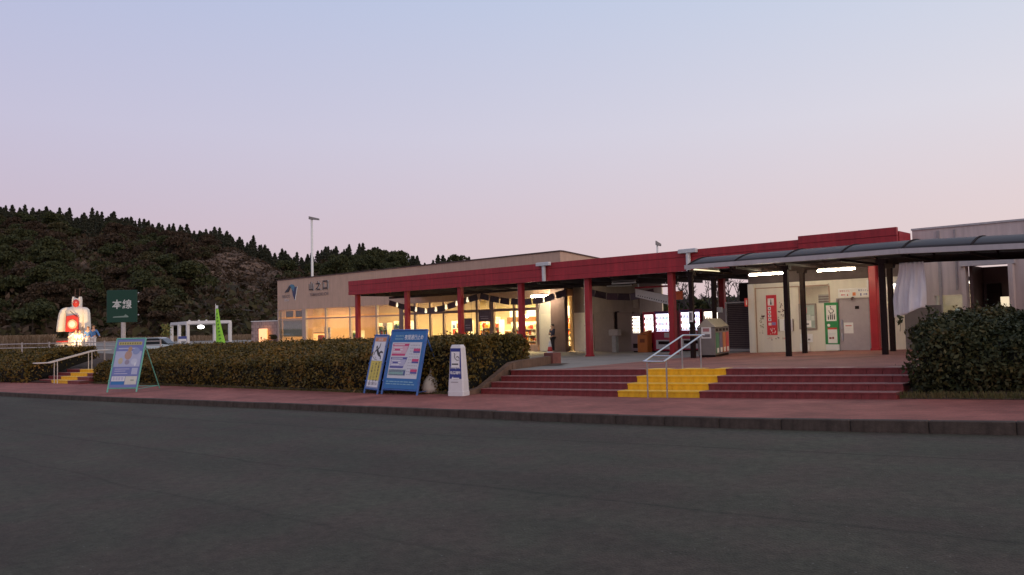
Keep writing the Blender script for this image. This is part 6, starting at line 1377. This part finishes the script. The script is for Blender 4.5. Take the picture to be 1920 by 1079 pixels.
# feather banner
t = thing('green_feather_banner', 'bright yellow-green tapering banner with dark vertical writing', 'banner', tuple(P(kx(403), 70, .2))); t.rotation_euler = (0, 0, fz)
M_lime = mat('banner_lime', (.28, .62, .05), .6, .06)
V = []; n = 16
for i in range(n + 1):
    f = i / n; z = .0 + 3.3 * f; w = lerp(.95, .22, f ** .8); V += [(.03, .05 * math.sin(f * 7), z), (.03 + w * .5, .10 * math.sin(f * 6 + 1), z), (.03 + w, .06 * math.sin(f * 5 + 2), z)]
o = MB().add(V, [(i * 3 + j, i * 3 + j + 1, i * 3 + 4 + j, i * 3 + 3 + j) for i in range(n) for j in range(2)]).build('cloth', M_lime, t, smooth=True); md = o.modifiers.new('thickness', 'SOLIDIFY'); md.thickness = .008
MB().tube((0, 0, -.3), (0.02, 0, 3.75), .03, .02, 8).build('pole', M_white, t)
MB().box(.02, .24, -.01, .02, 3.32, 3.6).build('top_strip', M_pipe, t)
mb = MB()
for i in range(9): z = .25 + i * .32; x = lerp(.5, .16, i / 9); s_ = lerp(.13, .05, i / 9); mb.box(x - s_, x + s_, -.16, -.155, z, z + .05).box(x - .025, x + .03, -.16, -.155, z - .06, z + .1).box(x - s_ * .8, x - s_ * .5, -.16, -.155, z - .1, z)
mb.build('writing', mat('banner_ink', (.05, .16, .03), .7), t)
flood('spotlight on the ground before the green banner', P(kx(396), 66, .2), P(kx(404), 70, 2), 160, (1, .97, .85))
# low brick wall with an orange lit panel left of the shop
t = thing('pink_brick_wall', 'low pinkish block wall joining the left end of the shop', 'wall', (-57.1, 31.4, PL(-57)))
M_blk2 = [mat('block_%d' % i, c, .85, .12, 4) for i, c in enumerate(((.42, .29, .26), (.38, .26, .235), (.45, .32, .28)))]
L0 = t.location; w0, w1 = P(kx(470), 62.4, 0), Vector((-54.45, 31.3, 0)); dv = w1 - w0; ln = dv.length; an = math.atan2(dv.y, dv.x); bme = {}
MB().tube((0, 0, 0), (0, 0, .01), .01, n=3) if False else None
core = MB().box(0, ln, .02, .18, -.3, 1.98).build('core', mat('wall_mortar', (.25, .18, .16), .9), t); core.location = w0 - L0 + Vector((0, 0, L0.z)) ; core.location.z = 0 - 0 + .0; core.location = (w0.x - L0.x, w0.y - L0.y, 0); core.rotation_euler = (0, 0, an)
for r_ in range(8):
    nb_ = int(ln / .5)
    for i in range(nb_):
        k = rng.randrange(3)
        if k not in bme:
            o = MB().cbox(.005, .493, 0, .2, .005, .243, .008).build('wall_block', M_blk2[k], t); bme[k] = o.data
        else: o = meshobj('wall_block', bme[k], t)
        off = (i + (.5 if r_ % 2 and i < nb_ - 1 else 0)) * (ln / nb_); q = w0 + dv.normalized() * off; o.location = (q.x - L0.x, q.y - L0.y, r_ * .25 - .02); o.rotation_euler = (0, 0, an)
o = MB().box(0, ln, -.03, .23, 1.99, 2.06).build('coping', M_white, t); o.location = core.location; o.rotation_euler = core.rotation_euler
q = w0 + dv * .52 + Vector((dv.y, -dv.x, 0)).normalized() * .3
t = thing('orange_lit_display', 'glowing orange display box before the low pink wall', 'display', (q.x, q.y, .55), an); MB().cbox(-.5, .5, -.06, .06, .0, 1.05, .02).build('light_box', emis('orange_display', (1, .36, .04), 1.5), t); MB().box(-.3, .3, -.04, .04, -.6, -.002).build('foot', M_black, t)
t = thing('dark_planter_box', 'dark planter right of the orange display box', 'planter', (q.x + .95, q.y + .35, .1), an); MB().cbox(-.3, .3, -.2, .2, .0, .6, .02).build('box', M_alu, t); meshobj('plant', quads_mesh('plant', leaves(np.array([(rng.gauss(0, .2), rng.gauss(0, .12), .7 + rng.random() * .3) for _ in range(300)]), .08), M_b2), t)
# parked car roof glimpsed beyond the hedge
t = thing('parked_car', 'pale blue-white car roof just visible over the hedge', 'car', tuple(P(kx(284), 62, -.32)), fz)
M_car = mat('car_paint', (.55, .64, .70), .2, .03); M_cg = mat('car_glass', (.03, .035, .04), .08)
bd = MB().prism([(-2.0, .35), (-2.05, .62), (-1.75, .78), (-1.0, .85), (1.1, .88), (1.95, .8), (2.05, .55), (2.0, .3)], -.82, .82).build('body', M_car, t); b = bd.modifiers.new('bevel', 'BEVEL'); b.width = .06; b.segments = 3
cb = MB().prism([(-1.15, .86), (-.5, 1.32), (-.2, 1.38), (.75, 1.38), (1.1, 1.3), (1.6, .88)], -.70, .70).build('cabin', M_cg, t); b = cb.modifiers.new('bevel', 'BEVEL'); b.width = .07; b.segments = 3
MB().prism([(-.55, 1.33), (-.2, 1.41), (.75, 1.41), (1.08, 1.33)], -.66, .66).build('roof', M_car, t)
for x in (-1.25, 1.25):
    for y in (-.8, .8):
        wh = MB().tube((x, y - .09, .32), (x, y + .09, .32), .32, n=18).build('wheel', M_black, t); MB().tube((x, y - .1 if y < 0 else y + .095, .32), (x, y - .095 if y < 0 else y + .1, .32), .2, n=14).build('rim', M_steel, wh)
for y in (-.6, .6): MB().box(-2.07, -2.0, y - .15, y + .15, .6, .7).build('headlight', M_pipe, t)
# a second, thin plant: yellow-leafed sapling by the gate
t = thing('garden_sapling', 'small yellowish sapling left of the white gateway frames', 'plant', tuple(P(kx(310), 72, .1))); MB().tube((0, 0, 0), (0, 0, 1.6), .03, .01, 6).build('stem', M_bark, t); meshobj('leaves', quads_mesh('leaves', leaves(np.array([(rng.gauss(0, .22), rng.gauss(0, .22), 1.0 + rng.random() * 1.1) for _ in range(160)]), .13), leafmat('sapling_leaf', [(.2, .12, .04), (.25, .2, .05), (.12, .18, .05), (.1, .14, .04)])), t)
